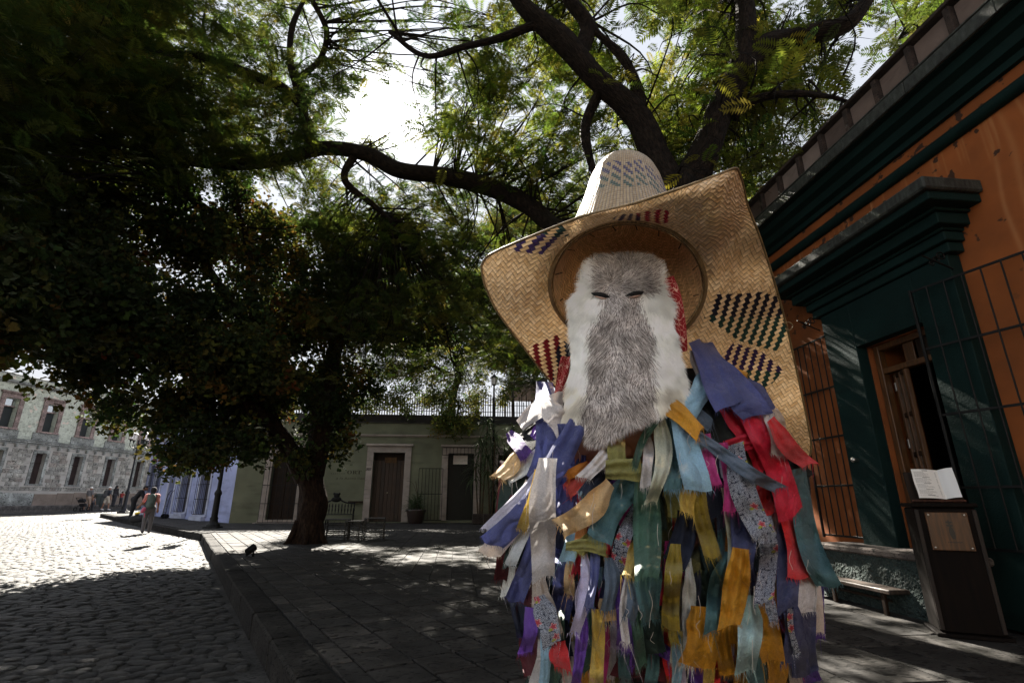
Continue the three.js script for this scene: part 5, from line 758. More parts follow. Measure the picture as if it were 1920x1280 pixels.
// ---------- the masked dancer ----------
{
  const person = thing('person', 'person in a long fur mask, wide woven straw hat and coloured rag strip costume', 'person', [0, 0, 0]);
  const rnd = rng(1001), add3 = (a, b) => a.clone().add(b);
  // body frame: f towards the photographer, r to the photograph's right
  const C0 = far(1205, 937, 1.13); const f = V(-C0.x, 0, -C0.z).normalize(), r = V(-f.z, 0, f.x).negate(); if (r.dot(V(1, 0, 0)) < 0) r.negate();
  const B = (x, y, z) => V(C0.x, 0, C0.z).addScaledVector(r, x).addScaledVector(f, z).setY(y).toArray();
  const cap = (a, b, ra, rb, fl) => [...B(...a), ...B(...b), ra, rb, ...(fl ? [fl] : [])];
  const cap2 = (a, b, ra, rb) => [...a, ...b, ra, rb];
  // standing figure with both forearms raised, hands clasped under the beard
  const caps = [
    cap([0, 0.72, 0], [0, 0.86, 0], 0.15, 0.145), cap([0, 0.86, 0], [0, 1.08, 0.01], 0.135, 0.155), cap([-0.14, 1.10, 0], [0.16, 1.10, 0], 0.07, 0.07), cap([0, 1.1, 0], [0, 1.2, 0], 0.12, 0.06),
    cap([0, 1.2, 0], [0, 1.32, 0.0], 0.055, 0.06), cap([0, 1.385, -0.01], [0, 1.42, -0.015], 0.09, 0.092), cap([0, 1.32, 0.04], [0, 1.30, 0.065], 0.06, 0.04), cap([0, 1.39, 0.085], [0, 1.36, 0.098], 0.013, 0.017),
    cap([-0.088, 1.37, -0.01], [-0.09, 1.40, -0.015], 0.018, 0.02), cap([0.088, 1.37, -0.01], [0.09, 1.40, -0.015], 0.018, 0.02),
    ...[[-1, at(1066, 872, 0.955), at(1148, 820, 0.915)], [1, at(1246, 890, 0.94), at(1196, 818, 0.905)]].flatMap(([s, e, w]) => [cap2(B(s * 0.17, 1.08, 0), e.toArray(), 0.05, 0.04), cap2(e.toArray(), w.toArray(), 0.036, 0.029)]),
    cap([-0.09, 0.7, 0], [-0.1, 0.32, 0.01], 0.09, 0.06), cap([0.09, 0.7, 0], [0.1, 0.32, 0.01], 0.09, 0.06), cap([-0.1, 0.32, 0.01], [-0.11, -0.1, -0.02], 0.06, 0.042), cap([0.1, 0.32, 0.01], [0.11, -0.1, -0.02], 0.06, 0.042), cap([-0.11, -0.12, -0.03], [-0.13, -0.165, 0.13], 0.045, 0.033), cap([0.11, -0.12, -0.03], [0.13, -0.165, 0.13], 0.045, 0.033),
  ];
  const hands = [];
  for (const s of [-1, 1]) { const w = [s * 0.052, 1.058, 0.166], k = [s * 0.012, 1.10, 0.172]; hands.push(cap(w, k, 0.027, 0.03)); for (let i = 0; i < 4; i++) { const y = 1.125 - i * 0.017, z = 0.185 + s * 0.008, L = [0.9, 1, 0.95, 0.75][i]; hands.push(cap([s * 0.004, y, z - 0.008], [-s * 0.028 * L, y + 0.004, z + 0.012], 0.0095, 0.0088)); hands.push(cap([-s * 0.028 * L, y + 0.004, z + 0.012], [-s * 0.046 * L, y - 0.004, z - 0.006], 0.0088, 0.0078)); } hands.push(cap([s * 0.03, 1.085, 0.185], [s * 0.012, 1.135, 0.198], 0.012, 0.0095)); hands.push(cap([s * 0.012, 1.135, 0.198], [-s * 0.006, 1.152, 0.194], 0.0095, 0.008)); }
  const sk = M('warm brown skin', [0.29, 0.125, 0.066], { roughness: 0.5, bump: T.plasterB, bs: 0.001, bscale: 0.12 });
  mesh('body', merge([flesh(caps, 0.013, 0.03), flesh(hands, 0.0045, 0.006)]), sk, person);
  mesh('shoes', flesh([cap([-0.11, -0.13, -0.04], [-0.13, -0.16, 0.14], 0.052, 0.042), cap([0.11, -0.13, -0.04], [0.13, -0.16, 0.14], 0.052, 0.042)], 0.015, 0.02), M('dark leather', [0.04, 0.025, 0.018], { roughness: 0.5 }), person);
  mesh('trousers', flesh([cap([-0.09, 0.74, 0], [-0.1, 0.32, 0.01], 0.105, 0.078), cap([0.09, 0.74, 0], [0.1, 0.32, 0.01], 0.105, 0.078), cap([-0.1, 0.32, 0.01], [-0.11, -0.06, -0.02], 0.076, 0.062), cap([0.1, 0.32, 0.01], [0.11, -0.06, -0.02], 0.076, 0.062)], 0.018, 0.02), M('dark rag cloth', [0.02, 0.022, 0.025], { bump: T.cloth, bs: 0.002, bscale: 0.06 }), person);
  // the costume's outer form, as seen: half width and distance by height in the picture
  const XC = 1228, lut = (t, x) => { let i = 0; while (i + 2 < t.length && x > t[i + 1][0]) i++; return lerp(t[i][1], t[i + 1][1], clamp((x - t[i][0]) / (t[i + 1][0] - t[i][0]))); };
  const wL = y => lut([[640, 90], [690, 185], [760, 236], [850, 292], [950, 320], [1010, 316], [1080, 262], [1150, 250], [1290, 240], [1500, 235]], y), wR = y => lut([[640, 90], [690, 190], [760, 250], [850, 286], [950, 300], [1050, 312], [1150, 302], [1290, 290], [1500, 280]], y), halfW = (y, side = 1) => side < 0 ? wL(y) : wR(y);
  const front = y => lut([[640, 1.06], [700, 0.99], [760, 0.945], [830, 0.90], [950, 0.87], [1100, 0.845], [1290, 0.825], [1500, 0.8]], y);
  const TH = 0.2, depthAt = (x, y) => { const u = clamp(Math.abs(x - XC) / halfW(y, x - XC), 0, 0.985); return front(y) + TH * (1 - Math.sqrt(1 - u * u)); };
  {
    const pos = [], idx = [], uv = [], nY = 34, nA = 40; for (let j = 0; j <= nY; j++) for (let i = 0; i <= nA; i++) { const y = lerp(690, 1500, j / nY), a = i / nA * 6.2832, p = at(XC + Math.sin(a) * (halfW(y, Math.sin(a)) - 30), y, front(y) + 0.035 + (TH - 0.02) * (1 - Math.cos(a))); pos.push(p.x, p.y, p.z); uv.push(a * 0.25, j * 0.02); }
    for (let j = 0; j < nY; j++) for (let i = 0; i < nA; i++) { const q = j * (nA + 1) + i; idx.push(q, q + 1, q + nA + 1, q + 1, q + nA + 2, q + nA + 1); }
    const g = new THREE.BufferGeometry(); g.setAttribute('position', new THREE.Float32BufferAttribute(pos, 3)); g.setAttribute('uv', new THREE.Float32BufferAttribute(uv, 2)); g.setIndex(idx); g.computeVertexNormals();
    mesh('tunic', g, M('dark rag cloth', [0, 0, 0]), person);
  }
  // --- rag strips: [x0, y0, x1, y1, width, colour, layer] measured on a 2x enlargement whose corner is at (880, 640)
  const COL = { purple: [0.09, 0.028, 0.25], white: [0.84, 0.79, 0.78], black: [0.010, 0.014, 0.014], gold: [0.88, 0.4, 0.018], cream: [0.82, 0.56, 0.28], pale: [0.834, 0.880, 0.880], grey: [0.601, 0.601, 0.767], blue: [0.075, 0.092, 0.29], navy: [0.045, 0.055, 0.17], dnavy: [0.014, 0.022, 0.054], beige: [0.76, 0.63, 0.53], yellow: [0.84, 0.58, 0.11], coral: [0.880, 0.124, 0.100], red: [0.880, 0.023, 0.030], crimson: [0.767, 0.014, 0.054], orange: [0.8, 0.27, 0.016], lblue: [0.367, 0.617, 0.801], paleb: [0.601, 0.868, 0.880], olive: [0.334, 0.317, 0.091], dolive: [0.123, 0.116, 0.027], teal: [0.091, 0.218, 0.242], dteal: [0.014, 0.048, 0.054], green: [0.075, 0.176, 0.124], dgreen: [0.014, 0.036, 0.029], sage: [0.668, 0.700, 0.552], slate: [0.142, 0.199, 0.283], mustard: [0.4, 0.29, 0.022], magenta: [0.700, 0.050, 0.317], maroon: [0.116, 0.011, 0.018], lilac: [0.668, 0.617, 0.880], pink: [0.880, 0.367, 0.450], brown: [0.150, 0.041, 0.022], violet: [0.184, 0.059, 0.500], ochre: [0.6, 0.23, 0.04] };
  const floral = tex(512, 512, (u, v) => {
    let c = [0.80, 0.82, 0.86]; const n = 22, x = u * n, y = v * n; let d1 = 9, cell = 0; for (let j = -1; j <= 1; j++) for (let i = -1; i <= 1; i++) { const cx = Math.floor(x) + i, cy = Math.floor(y) + j, mx = (cx + n) % n, my = (cy + n) % n, qx = cx + 0.2 + 0.6 * lattice(mx, my, 9), qy = cy + 0.2 + 0.6 * lattice(mx, my, 10), d = Math.hypot(x - qx, y - qy); if (d < d1) { d1 = d; cell = lattice(mx, my, 11); } }
    if (Math.abs(d1 - 0.34) < 0.09 || d1 > 0.55) c = [0.16, 0.18, 0.27]; else if (d1 < 0.1) c = [0.3, 0.32, 0.4];
    for (let k = 0; k < 9; k++) { const fx = lattice(k, 1, 12), fy = lattice(k, 2, 12); let dx = Math.abs(u - fx), dy = v - fy; dx = Math.min(dx, 1 - dx); const a = Math.atan2(dy, u - fx), q = Math.hypot(dx, dy) / (0.05 * (1 + 0.25 * Math.sin(a * 5 + k))); if (q < 1) c = q < 0.35 ? [0.75, 0.2, 0.25] : q < 0.7 ? [0.62, 0.25, 0.32] : [0.85, 0.55, 0.55]; const l = Math.hypot(u - fx - 0.05, (v - fy - 0.035) * 1.8) / 0.035; if (l < 1) c = [0.62, 0.62, 0.22]; } return c; });
  const clothMat = k => { const key = 'rag ' + k; if (mats.has(key)) return mats.get(key); return k === 'floral' ? M(key, [0.9, 0.9, 0.9], { map: floral, s: 0.13, bump: T.rag, bs: 0.004, bscale: 0.13, roughness: 0.85, side: THREE.DoubleSide }) : M(key, COL[k], { map: T.clothC, s: 0.16, bump: T.rag, bs: 0.004, bscale: 0.13, roughness: ['lblue', 'paleb', 'teal', 'green', 'gold', 'crimson', 'violet', 'pale'].includes(k) ? 0.5 : 0.82, side: THREE.DoubleSide, transmission: ['dnavy', 'black', 'dgreen', 'dteal', 'maroon'].includes(k) ? 0 : 0.12, thickness: 0 }); };
  const threads = [];
  const queue = [], strip = (...q) => queue.push(q);
  // each rag is laid over what hangs there already: nearest cloth so far, by direction
  const CELL2 = 3, BW = 300, BH = 320, near = new Float32Array(BW * BH).fill(9), cell = (x, y) => { const i = Math.floor((x - 800) / CELL2), j = Math.floor((y - 560) / CELL2); return i > 0 && j > 0 && i < BW - 1 && j < BH - 1 ? j * BW + i : -1; };
  function hang(x0, y0, x1, y1, w, col, layer, seed) {
    const q = rng(seed), A = [880 + x0 / 2, 640 + y0 / 2], Z = [880 + x1 / 2, 640 + y1 / 2]; w = w / 2; { const e = Math.min(0.34, 44 / Math.hypot(Z[0] - A[0], Z[1] - A[1])); A[0] -= (Z[0] - A[0]) * e; A[1] -= (Z[1] - A[1]) * e; }
    const L = Math.hypot(Z[0] - A[0], Z[1] - A[1]), dx = (Z[0] - A[0]) / L, dy = (Z[1] - A[1]) / L, nx = -dy, ny = dx, nL = clamp(Math.round(L / 7), 8, 30), nW = 10;
    const bow = (q() - 0.5) * 0.19 * L, ph = q() * 6.3, ph2 = q() * 6.3, pinch = 0.42 + 0.4 * q(), slant = (q() - 0.5) * 0.8, ripple = q() < 0.35 ? 0.0024 : 0.0009, pleats = 1.2 + 1.6 * q(), turn0 = (q() - 0.5) * 0.5, turn1 = (q() - 0.5) * (q() < 0.25 ? 1.4 : 0.6), curl = (q() - 0.5) * 0.03, pos = [], uv = [], idx = [], endl = [], P3 = [], push = new Float32Array(nL + 1);
    for (let i = 0; i <= nL; i++) for (let j = 0; j <= nW; j++) {
      const t = i / nL, s = j / nW - 0.5, tt = t + slant * s * w / L * sstep(t, 0.6, 1) + 0.02 * Math.sin(s * 5 + ph) * t;
      const wid = w * (pinch + (1 - pinch) * sstep(t, 0, 0.35)) * (1 + 0.08 * Math.sin(t * 6 + ph)), jag = (j === 0 || j === nW) ? (q() - 0.5) * 0.5 : 0, phi = lerp(turn0, turn1, sstep(t, 0.1, 0.9)), lat = s * wid * Math.cos(phi);
      const b = bow * Math.sin(Math.PI * t) + 0.008 * L * Math.sin(t * 7 + ph2), cx = A[0] + dx * L * tt + nx * (b + lat + jag), cy = A[1] + dy * L * tt + ny * (b + lat + jag);
      const zc = depthAt(cx, cy) - 0.008 - layer * 0.0012 + s * wid / 1000 * Math.sin(phi) + (0.0042 * (1 - t) + 0.0019) * Math.sin(s * 6.283 * pleats + ph + t * 1.5) * (wid / 42) + ripple * Math.sin(t * 24 + s * 6 + ph) + 0.004 * Math.sin(t * 6 + ph2) + curl * s * sstep(t, 0.65, 1);
      const c = cell(cx, cy), zb = c < 0 ? 9 : Math.min(near[c], near[c - 1], near[c + 1], near[c - BW], near[c + BW]); if (zb < 9) push[i] = Math.max(push[i], zc - (zb - 0.0032)); P3.push([cx, cy, zc]); uv.push(s * w / 1000 + seed * 0.37, t * L / 1000 + seed * 0.19);
    }
    const wide = push.map((v, i) => Math.max(push[Math.max(0, i - 1)], v, push[Math.min(nL, i + 1)])), soft = wide.map((v, i) => (wide[Math.max(0, i - 1)] + 2 * Math.max(v, 0) + wide[Math.min(nL, i + 1)]) / 4);
    for (let i = 0; i <= nL; i++) for (let j = 0; j <= nW; j++) {
      const q3 = P3[i * (nW + 1) + j]; q3[2] -= Math.max(soft[i], push[i]); const p = at(...q3); pos.push(p.x, p.y, p.z); if (i === nL || ((j === 0 || j === nW) && q() < 0.6)) endl.push([p, j, i]);
    }
    for (let i = 0; i < nL; i++) for (let j = 0; j < nW; j++) { const a = i * (nW + 1) + j, b = a + nW + 1; idx.push(a, b, a + 1, a + 1, b, b + 1); }
    for (let i = 0; i < nL; i++) for (let j = 0; j < nW; j++) { const k = i * (nW + 1) + j, A0 = P3[k], A1 = P3[k + 1], B0 = P3[k + nW + 1], B1 = P3[k + nW + 2]; for (let a = 0; a < 4; a++) for (let b = 0; b < 4; b++) { const u = a / 3, v = b / 3, m = [0, 1, 2].map(e => lerp(lerp(A0[e], A1[e], u), lerp(B0[e], B1[e], u), v)), c = cell(m[0], m[1]); if (c >= 0 && m[2] < near[c]) near[c] = m[2]; } }
    const g = new THREE.BufferGeometry(); g.setAttribute('position', new THREE.Float32BufferAttribute(pos, 3)); g.setAttribute('uv', new THREE.Float32BufferAttribute(uv, 2)); g.setIndex(idx); g.computeVertexNormals();
    const m = clothMat(col); const gs = [g];
    // frayed ends and a few loose threads in the cloth's own colour
    for (const [p, j, i] of endl) for (let k = 0; k < (i === nL ? 2 : 1); k++) { const l = (i === nL ? 0.003 + 0.005 * q() : 0.003 + 0.004 * q()) * (q() < 0.05 ? 5 : 1), dir = (i === nL ? V((q() - 0.5) * 0.9, -1, (q() - 0.5) * 0.6) : V((j === 0 ? -1 : 1) * (0.6 + q()), -0.6 * q(), (q() - 0.5))).normalize(), o = p.clone().add(V((q() - 0.5) * 0.005, 0, 0)), side = V(0.00035, 0, 0), e = o.clone().addScaledVector(dir, l).add(V((q() - 0.5) * l * 0.5, -l * 0.3, 0)); gs.push(fromTris([...add3(o, side).toArray(), ...o.clone().sub(side).toArray(), ...e.toArray()])); }
    mesh('rag_strip', merge(gs), m, person);
  }
  const S = `240 262 345 195 50 purple 1;230 290 352 215 70 white 3;300 255 352 335 80 white 3;252 345 300 300 44 violet 1;230 350 335 310 56 black 1;165 362 215 432 56 purple 3;172 432 108 512 58 cream 3;245 420 145 505 64 pale 2;300 425 62 712 46 grey 4;372 345 82 758 92 blue 5;195 600 72 800 86 beige 3;228 640 150 838 56 pale 2;245 540 198 706 38 yellow 7;335 465 172 975 76 blue 5;292 525 280 890 94 white 7;345 395 352 650 62 blue 4;335 800 322 1095 96 blue 3;195 970 208 1110 62 dnavy 2;150 845 138 952 44 pale 2;370 640 345 780 60 dnavy 2;
482 478 368 562 64 coral 5;402 545 368 588 44 red 4;522 378 428 512 56 white 8;535 398 500 482 54 white 8;562 362 560 478 64 olive 8;425 468 366 505 36 orange 5;482 498 418 582 44 lblue 6;532 498 436 586 66 dnavy 7;482 575 340 700 92 cream 10;402 680 366 825 64 lblue 5;470 600 414 748 50 orange 6;505 640 408 788 54 olive 7;400 770 512 778 50 olive 9;612 555 488 745 104 teal 8;560 520 645 540 54 purple 6;520 690 540 838 110 black 4;605 680 556 866 58 floral 6;622 770 598 878 60 yellow 7;650 545 662 892 100 green 9;545 480 645 482 84 olive 9;695 315 618 468 34 green 10;702 345 682 606 62 sage 10;668 400 660 546 42 white 9;752 355 758 556 66 teal 9;745 350 775 560 54 lblue 8;800 345 858 560 98 lblue 11;832 335 865 405 66 paleb 10;
728 245 865 345 66 gold 12;862 395 868 455 46 yellow 8;838 535 818 645 62 yellow 9;868 555 912 808 70 mustard 9;882 145 818 265 84 lblue 8;828 255 905 318 46 slate 7;848 65 882 160 48 white 7;888 55 972 245 104 blue 9;958 110 1085 278 112 blue 8;1060 180 1132 276 64 blue 6;980 108 1036 134 36 gold 7;1078 235 1125 296 44 yellow 7;1048 188 1082 236 34 paleb 7;955 245 1008 284 54 paleb 5;915 260 965 430 130 black 3;850 250 900 340 60 black 3;1000 285 1115 475 112 crimson 8;1058 325 1205 656 104 crimson 9;1055 380 975 392 58 crimson 9;1122 295 1160 425 44 white 9;1150 275 1168 335 46 beige 8;1168 335 1278 464 64 red 10;1180 428 1264 516 76 black 9;1238 500 1242 650 76 black 7;
888 368 1165 552 48 slate 12;898 395 922 538 56 magenta 9;958 445 978 638 52 magenta 10;1030 465 1112 725 96 floral 11;1108 545 1132 648 54 red 9;1200 630 1244 886 94 red 9;1068 645 1100 735 78 white 10;968 635 984 895 62 sage 8;1018 635 1028 866 92 navy 9;1112 735 1106 976 74 floral 12;1130 970 1142 1052 42 floral 11;1082 975 1108 1145 38 floral 9;1150 675 1156 806 40 white 8;1178 685 1192 1010 88 navy 9;1258 560 1352 918 88 teal 10;1240 885 1262 1016 84 white 7;1282 895 1302 1090 64 beige 5;1005 850 972 1070 92 gold 11;955 865 908 1090 60 teal 9;862 1050 850 1218 134 gold 10;958 1105 972 1250 64 gold 9;1050 1025 1038 1240 90 paleb 10;1075 1190 1082 1300 96 teal 8;1130 970 1142 1200 92 gold 9;1152 1190 1152 1300 74 gold 8;1192 1005 1196 1210 64 navy 8;1250 1010 1262 1250 98 navy 7;1214 1015 1228 1170 24 floral 9;
772 840 758 1078 68 mustard 9;758 1065 772 1130 34 mustard 8;682 860 680 1048 94 teal 9;700 1035 690 1168 94 dgreen 8;572 870 580 1156 68 violet 7;602 925 600 1040 44 slate 8;602 1135 582 1258 104 maroon 6;682 1155 690 1268 116 maroon 5;522 860 518 1008 62 slate 8;520 985 520 1048 76 cream 7;422 850 398 1092 48 lilac 7;432 925 430 1106 34 lilac 6;462 820 450 1210 54 maroon 5;474 1035 470 1300 54 red 4;482 1055 458 1248 24 pink 7;520 1045 522 1262 44 white 5;412 1060 396 1285 44 violet 7;382 830 374 948 38 cream 4;272 1000 308 1138 82 floral 6;222 1040 208 1168 54 violet 5;282 1140 268 1300 96 white 5;342 1150 352 1228 74 red 6;342 1080 352 1178 74 dnavy 5;372 1170 380 1300 64 white 5;772 1170 764 1300 64 ochre 5;862 1195 858 1290 54 violet 6;905 1230 900 1300 60 red 5;742 630 728 790 74 dolive 6;802 690 765 838 96 dnavy 7;842 640 838 760 46 brown 6;835 750 842 870 56 dolive 6;885 840 905 1010 96 dgreen 5;835 870 830 1040 50 dnavy 6;905 440 925 660 66 dnavy 6;700 560 720 700 50 dgreen 7;760 560 775 660 60 olive 6;940 560 950 700 50 dnavy 6;900 700 915 860 60 dteal 6;640 880 630 960 40 orange 5;500 1040 505 1140 40 ochre 4;240 880 250 1040 46 beige 3;300 980 335 1090 30 beige 5;660 1060 630 1170 40 white 6;760 1110 770 1200 36 white 6;830 1040 900 1075 50 beige 8;1160 540 1130 700 40 red 7;1205 880 1215 990 50 white 6;1010 500 1000 640 40 black 8;690 300 740 330 40 dgreen 6;730 340 720 470 50 dnavy 7;590 470 560 560 60 dolive 6;1230 430 1250 560 60 dgreen 6;1270 1020 1300 1090 50 beige 4;420 800 400 900 60 dteal 3;610 1040 640 1150 60 purple 5;700 1150 760 1180 50 violet 6`;
  let n = 0; for (const row of S.split(/[;\n]+/)) { if (!row.trim()) continue; const c = row.trim().split(' '); strip(+c[0], +c[1], +c[2], +c[3], +c[4], c[5], +c[6], 2000 + n++); }
  // the darker strips that fill in between and below
  const dark = ['dnavy', 'black', 'dgreen', 'dteal', 'navy', 'maroon', 'dolive', 'brown', 'purple', 'blue', 'black', 'dgreen', 'slate', 'red', 'white', 'gold', 'lblue'];
  for (let row = 0; row < 9; row++) for (let i = 0; i < 13; i++) { const y = 775 + row * 64 + (rnd() - 0.5) * 40, q2 = i / 12 * 2 - 1, hw = halfW(y + 60, q2) - 24, x = XC + q2 * hw + (rnd() - 0.5) * 24; if (y < 860 && (x > 1050 && x < 1250 || x < 1000 || x > 1440)) continue; const k = (n * 7 + i * 3) % (row > 6 ? 17 : 13); strip((x - 880) * 2, (y - 640) * 2, (x - 880) * 2 + (x - XC) * 0.12 + (rnd() - 0.5) * 40, (y - 640) * 2 + 190 + 90 * rnd(), 56 + 44 * rnd(), dark[k], rnd() * 2, 3000 + n++); }

  // narrow bright rags between the wide ones, and loose threads
  const bright = ['white', 'pale', 'blue', 'gold', 'red', 'lblue', 'violet', 'cream', 'crimson', 'navy', 'teal', 'magenta', 'beige', 'green', 'lilac', 'yellow', 'grey', 'floral'];
  for (let i = 0; i < 96; i++) { const y = lerp(850, 1190, rnd()), q2 = rnd() * 2 - 1, x = XC + q2 * (halfW(y + 60, q2) - 22), L = 80 + 110 * rnd(); if (x < 1075 && y < 1010 || x > 1380 && y < 960) continue; strip((x - 880) * 2, (y - 640) * 2, (x - 880) * 2 + q2 * 26 + (rnd() - 0.5) * 26, (y - 640 + L) * 2, 26 + 30 * rnd(), bright[Math.floor(rnd() * bright.length)], y > 1040 ? 3 + 5 * rnd() : 1.5 + 3.5 * rnd(), 5000 + i); }
  queue.sort((a, b) => (a[6] - a[1] / 150) - (b[6] - b[1] / 150)).forEach(q => hang(...q));
  { const gs = []; for (let i = 0; i < 50; i++) { const y = lerp(780, 1240, rnd()), q2 = rnd() * 2 - 1, x = XC + q2 * (halfW(y, q2) - 14), l = 20 + 50 * rnd(), z = (near[cell(x, y + l / 2)] > 2 ? depthAt(x, y) : near[cell(x, y + l / 2)]) - 0.004 - 0.01 * rnd(), pts = [0, 1, 2, 3].map(k => at(x + (rnd() - 0.5) * 9, y + l * k / 3, z)); gs.push(tube(pts, [0.00035, 0.00025], 10, 3)); } const lt = mesh('loose_threads', merge(gs), M('pale thread', [0.6, 0.55, 0.52]), person); lt.userData.kind = 'stuff'; }

  // --- straw hat: brim swept from the sewn ring to its edge
  const hat = sub('straw_hat', person);
  const RC = [1177, 533], edge = [[903, 498, 1.11], [914, 480, 1.09], [945, 464, 1.05], [1010, 437, 0.99], [1090, 406, 0.935], [1190, 381, 0.90], [1290, 348, 0.885], [1350, 326, 0.895], [1380, 315, 0.91], [1392, 340, 0.95], [1402, 385, 1.0], [1424, 440, 1.05], [1450, 520, 1.12], [1474, 605, 1.19], [1500, 720, 1.25], [1521, 825, 1.29], [1518, 855, 1.30], [1495, 862, 1.31], [1400, 848, 1.34], [1260, 830, 1.36], [1130, 790, 1.34], [1050, 735, 1.28], [985, 655, 1.21], [930, 580, 1.15], [908, 530, 1.125]].map(([x, y, z]) => [Math.atan2(y - RC[1], x - RC[0]), x, y, z]).sort((a, b) => a[0] - b[0]);
  const edgeAt = a => { let i = 0; while (i < edge.length && edge[i][0] <= a) i++; const n2 = edge.length, g = k => { const m = ((k % n2) + n2) % n2, e = edge[m], sh = Math.floor(k / n2) * 6.28318530718; return [e[0] + sh, e[1], e[2], e[3]]; }, p0 = g(i - 2), p1 = g(i - 1), p2 = g(i), p3 = g(i + 1), t = (a - p1[0]) / (p2[0] - p1[0]); return [1, 2, 3].map(k => { const m1 = (p2[k] - p0[k]) / (p2[0] - p0[0]) * (p2[0] - p1[0]) * 0.6, m2 = (p3[k] - p1[k]) / (p3[0] - p1[0]) * (p2[0] - p1[0]) * 0.6, t2 = t * t, t3 = t2 * t; return (2 * t3 - 3 * t2 + 1) * p1[k] + (t3 - 2 * t2 + t) * m1 + (-2 * t3 + 3 * t2) * p2[k] + (t3 - t2) * m2; }); };
  const ringAt = a => { const c = Math.cos(a), s = Math.sin(a), k = 1 / Math.hypot(c / 143, s / 116); return [RC[0] + c * k, RC[1] + s * k, 1.075 + 0.085 * s * k / 116]; };
  const ad = (a, b) => { let d = a - b; while (d > Math.PI) d -= 6.2831853; while (d < -Math.PI) d += 6.2831853; return d; };
  const brimPt = (a, t) => { const R0 = ringAt(a), E = edgeAt(a), lump = Math.exp(-((ad(a, -0.72) / 0.3) ** 2)), val = Math.exp(-((ad(a, -0.26) / 0.2) ** 2)), lowr = Math.exp(-((ad(a, 0.75) / 0.5) ** 2)), left = Math.exp(-((ad(a, 3.0) / 0.6) ** 2)), top = Math.exp(-((ad(a, -1.7) / 0.9) ** 2)), q = Math.sin(Math.PI * t);
    const z = lerp(R0[2], E[2], t) - 0.065 * lump * q + 0.055 * val * q * t - 0.035 * top * Math.sin(Math.PI * t) * t + 0.03 * lowr * q - 0.02 * left * q + 0.006 * Math.sin(a * 7 + t * 5) * q + 0.016 * Math.exp(-(((t - 0.06) / 0.09) ** 2)); return at(lerp(R0[0], E[0], t), lerp(R0[1], E[1], t), z); };
  {
    const nA = 220, nT = 30, pos = [], uv = [], idx = [];
    const flat = []; for (let i = 0; i <= nA; i++) { const a = -Math.PI + 6.2831853 * i / nA; let rho = 0.155, prev = null; for (let j = 0; j <= nT; j++) { const p = brimPt(a, j / nT); if (prev) rho += p.distanceTo(prev); prev = p; pos.push(p.x, p.y, p.z); flat.push([Math.cos(a) * rho, -Math.sin(a) * rho]); } }
    for (const [x, y] of flat) uv.push((x + 0.6) / 1.2, (y + 0.6) / 1.2);
    for (let i = 0; i < nA; i++) for (let j = 0; j < nT; j++) { const q = i * (nT + 1) + j; idx.push(q, q + 1, q + nT + 1, q + 1, q + nT + 2, q + nT + 1); }
    const g = new THREE.BufferGeometry(); g.setAttribute('position', new THREE.Float32BufferAttribute(pos, 3)); g.setAttribute('uv', new THREE.Float32BufferAttribute(uv, 2)); g.setIndex(idx); g.computeVertexNormals();
    // palm-leaf twill: floats over two crossing strands, some strands dyed
    const S2 = 2048, CELL = 0.0078, weave = (x, y) => { const c = 0.7071, a = (x * c + y * c * 0.75) / CELL, b = (-x * c * 0.75 + y * c) / CELL, i = Math.floor(a), j = Math.floor(b), m = ((i - j) % 4 + 4) % 4, warp = m < 2; const along = warp ? ((b + (m === 0 ? 0 : 1)) - j) / 2 : ((a + (m === 2 ? 0 : 1) ) - i) / 2, across = warp ? a - i : b - j; return [warp, i, j, clamp(along), across]; };
    // dyed bands: [angle, angle half width, rho min, rho max, colour a, colour b]
    const bands = [[-2.62, 0.24, 0.2, 0.31, 0, 1], [-1.38, 0.42, 0.17, 0.235, 2, 3], [0.26, 0.2, 0.19, 0.42, 4, 1], [0.62, 0.17, 0.3, 0.47, 2, 1], [2.35, 0.22, 0.2, 0.33, 4, 5]], dye = [[0.24, 0.17, 0.36], [0.10, 0.22, 0.19], [0.17, 0.10, 0.27], [0.62, 0.06, 0.16], [0.08, 0.08, 0.14], [0.42, 0.07, 0.10]];
    const col = tex(S2, S2, (u, v) => { const x = u * 1.2 - 0.6, y = v * 1.2 - 0.6, [w, i, j, l, k] = weave(x, y), tone = lattice(w ? i : j, w ? 3 : 4, 61), fl = lattice(i, j, 62), gr = vn(w ? k * 9 + i * 7 : k * 9 + j * 5, w ? l * 2 : l * 2, 4096, 4096, 63);
      let c = [0.90 + 0.10 * (tone - 0.5) + 0.08 * (fl - 0.5) + 0.08 * (gr - 0.5), 0.755 + 0.12 * (tone - 0.5) + 0.09 * (fl - 0.5) + 0.08 * (gr - 0.5), 0.57 + 0.14 * (tone - 0.5) + 0.09 * (fl - 0.5) + 0.08 * (gr - 0.5)];
      const a = Math.atan2(-y, x), rho = Math.hypot(x, y); for (const [ba, bw, r0, r1, ca, cb] of bands) { const d = ad(a, ba), rr = (rho - r0) / (r1 - r0); if (Math.abs(d) < bw * (1 - 0.5 * Math.abs(rr - 0.5)) && rr > 0 && rr < 1 && w) { const e = dye[(d + (rr - 0.5) * 0.2 < 0 ? ca : cb)]; c = e.map(q => q + 0.05 * (fl - 0.5)); } }
      const edgeD = Math.min(k, 1 - k), dk = 0.62 + 0.38 * sstep(edgeD, 0.0, 0.14) , de = 0.8 + 0.2 * sstep(Math.min(l, 1 - l), 0, 0.06); return c.map(q => q * dk * de); });
    const bmp = tex(S2, S2, (u, v) => { const [w, i, j, l, k] = weave(u * 1.2 - 0.6, v * 1.2 - 0.6); return Math.pow(Math.sin(Math.PI * k), 0.5) * (0.35 + 0.65 * Math.sin(Math.PI * clamp(l))); }, false);
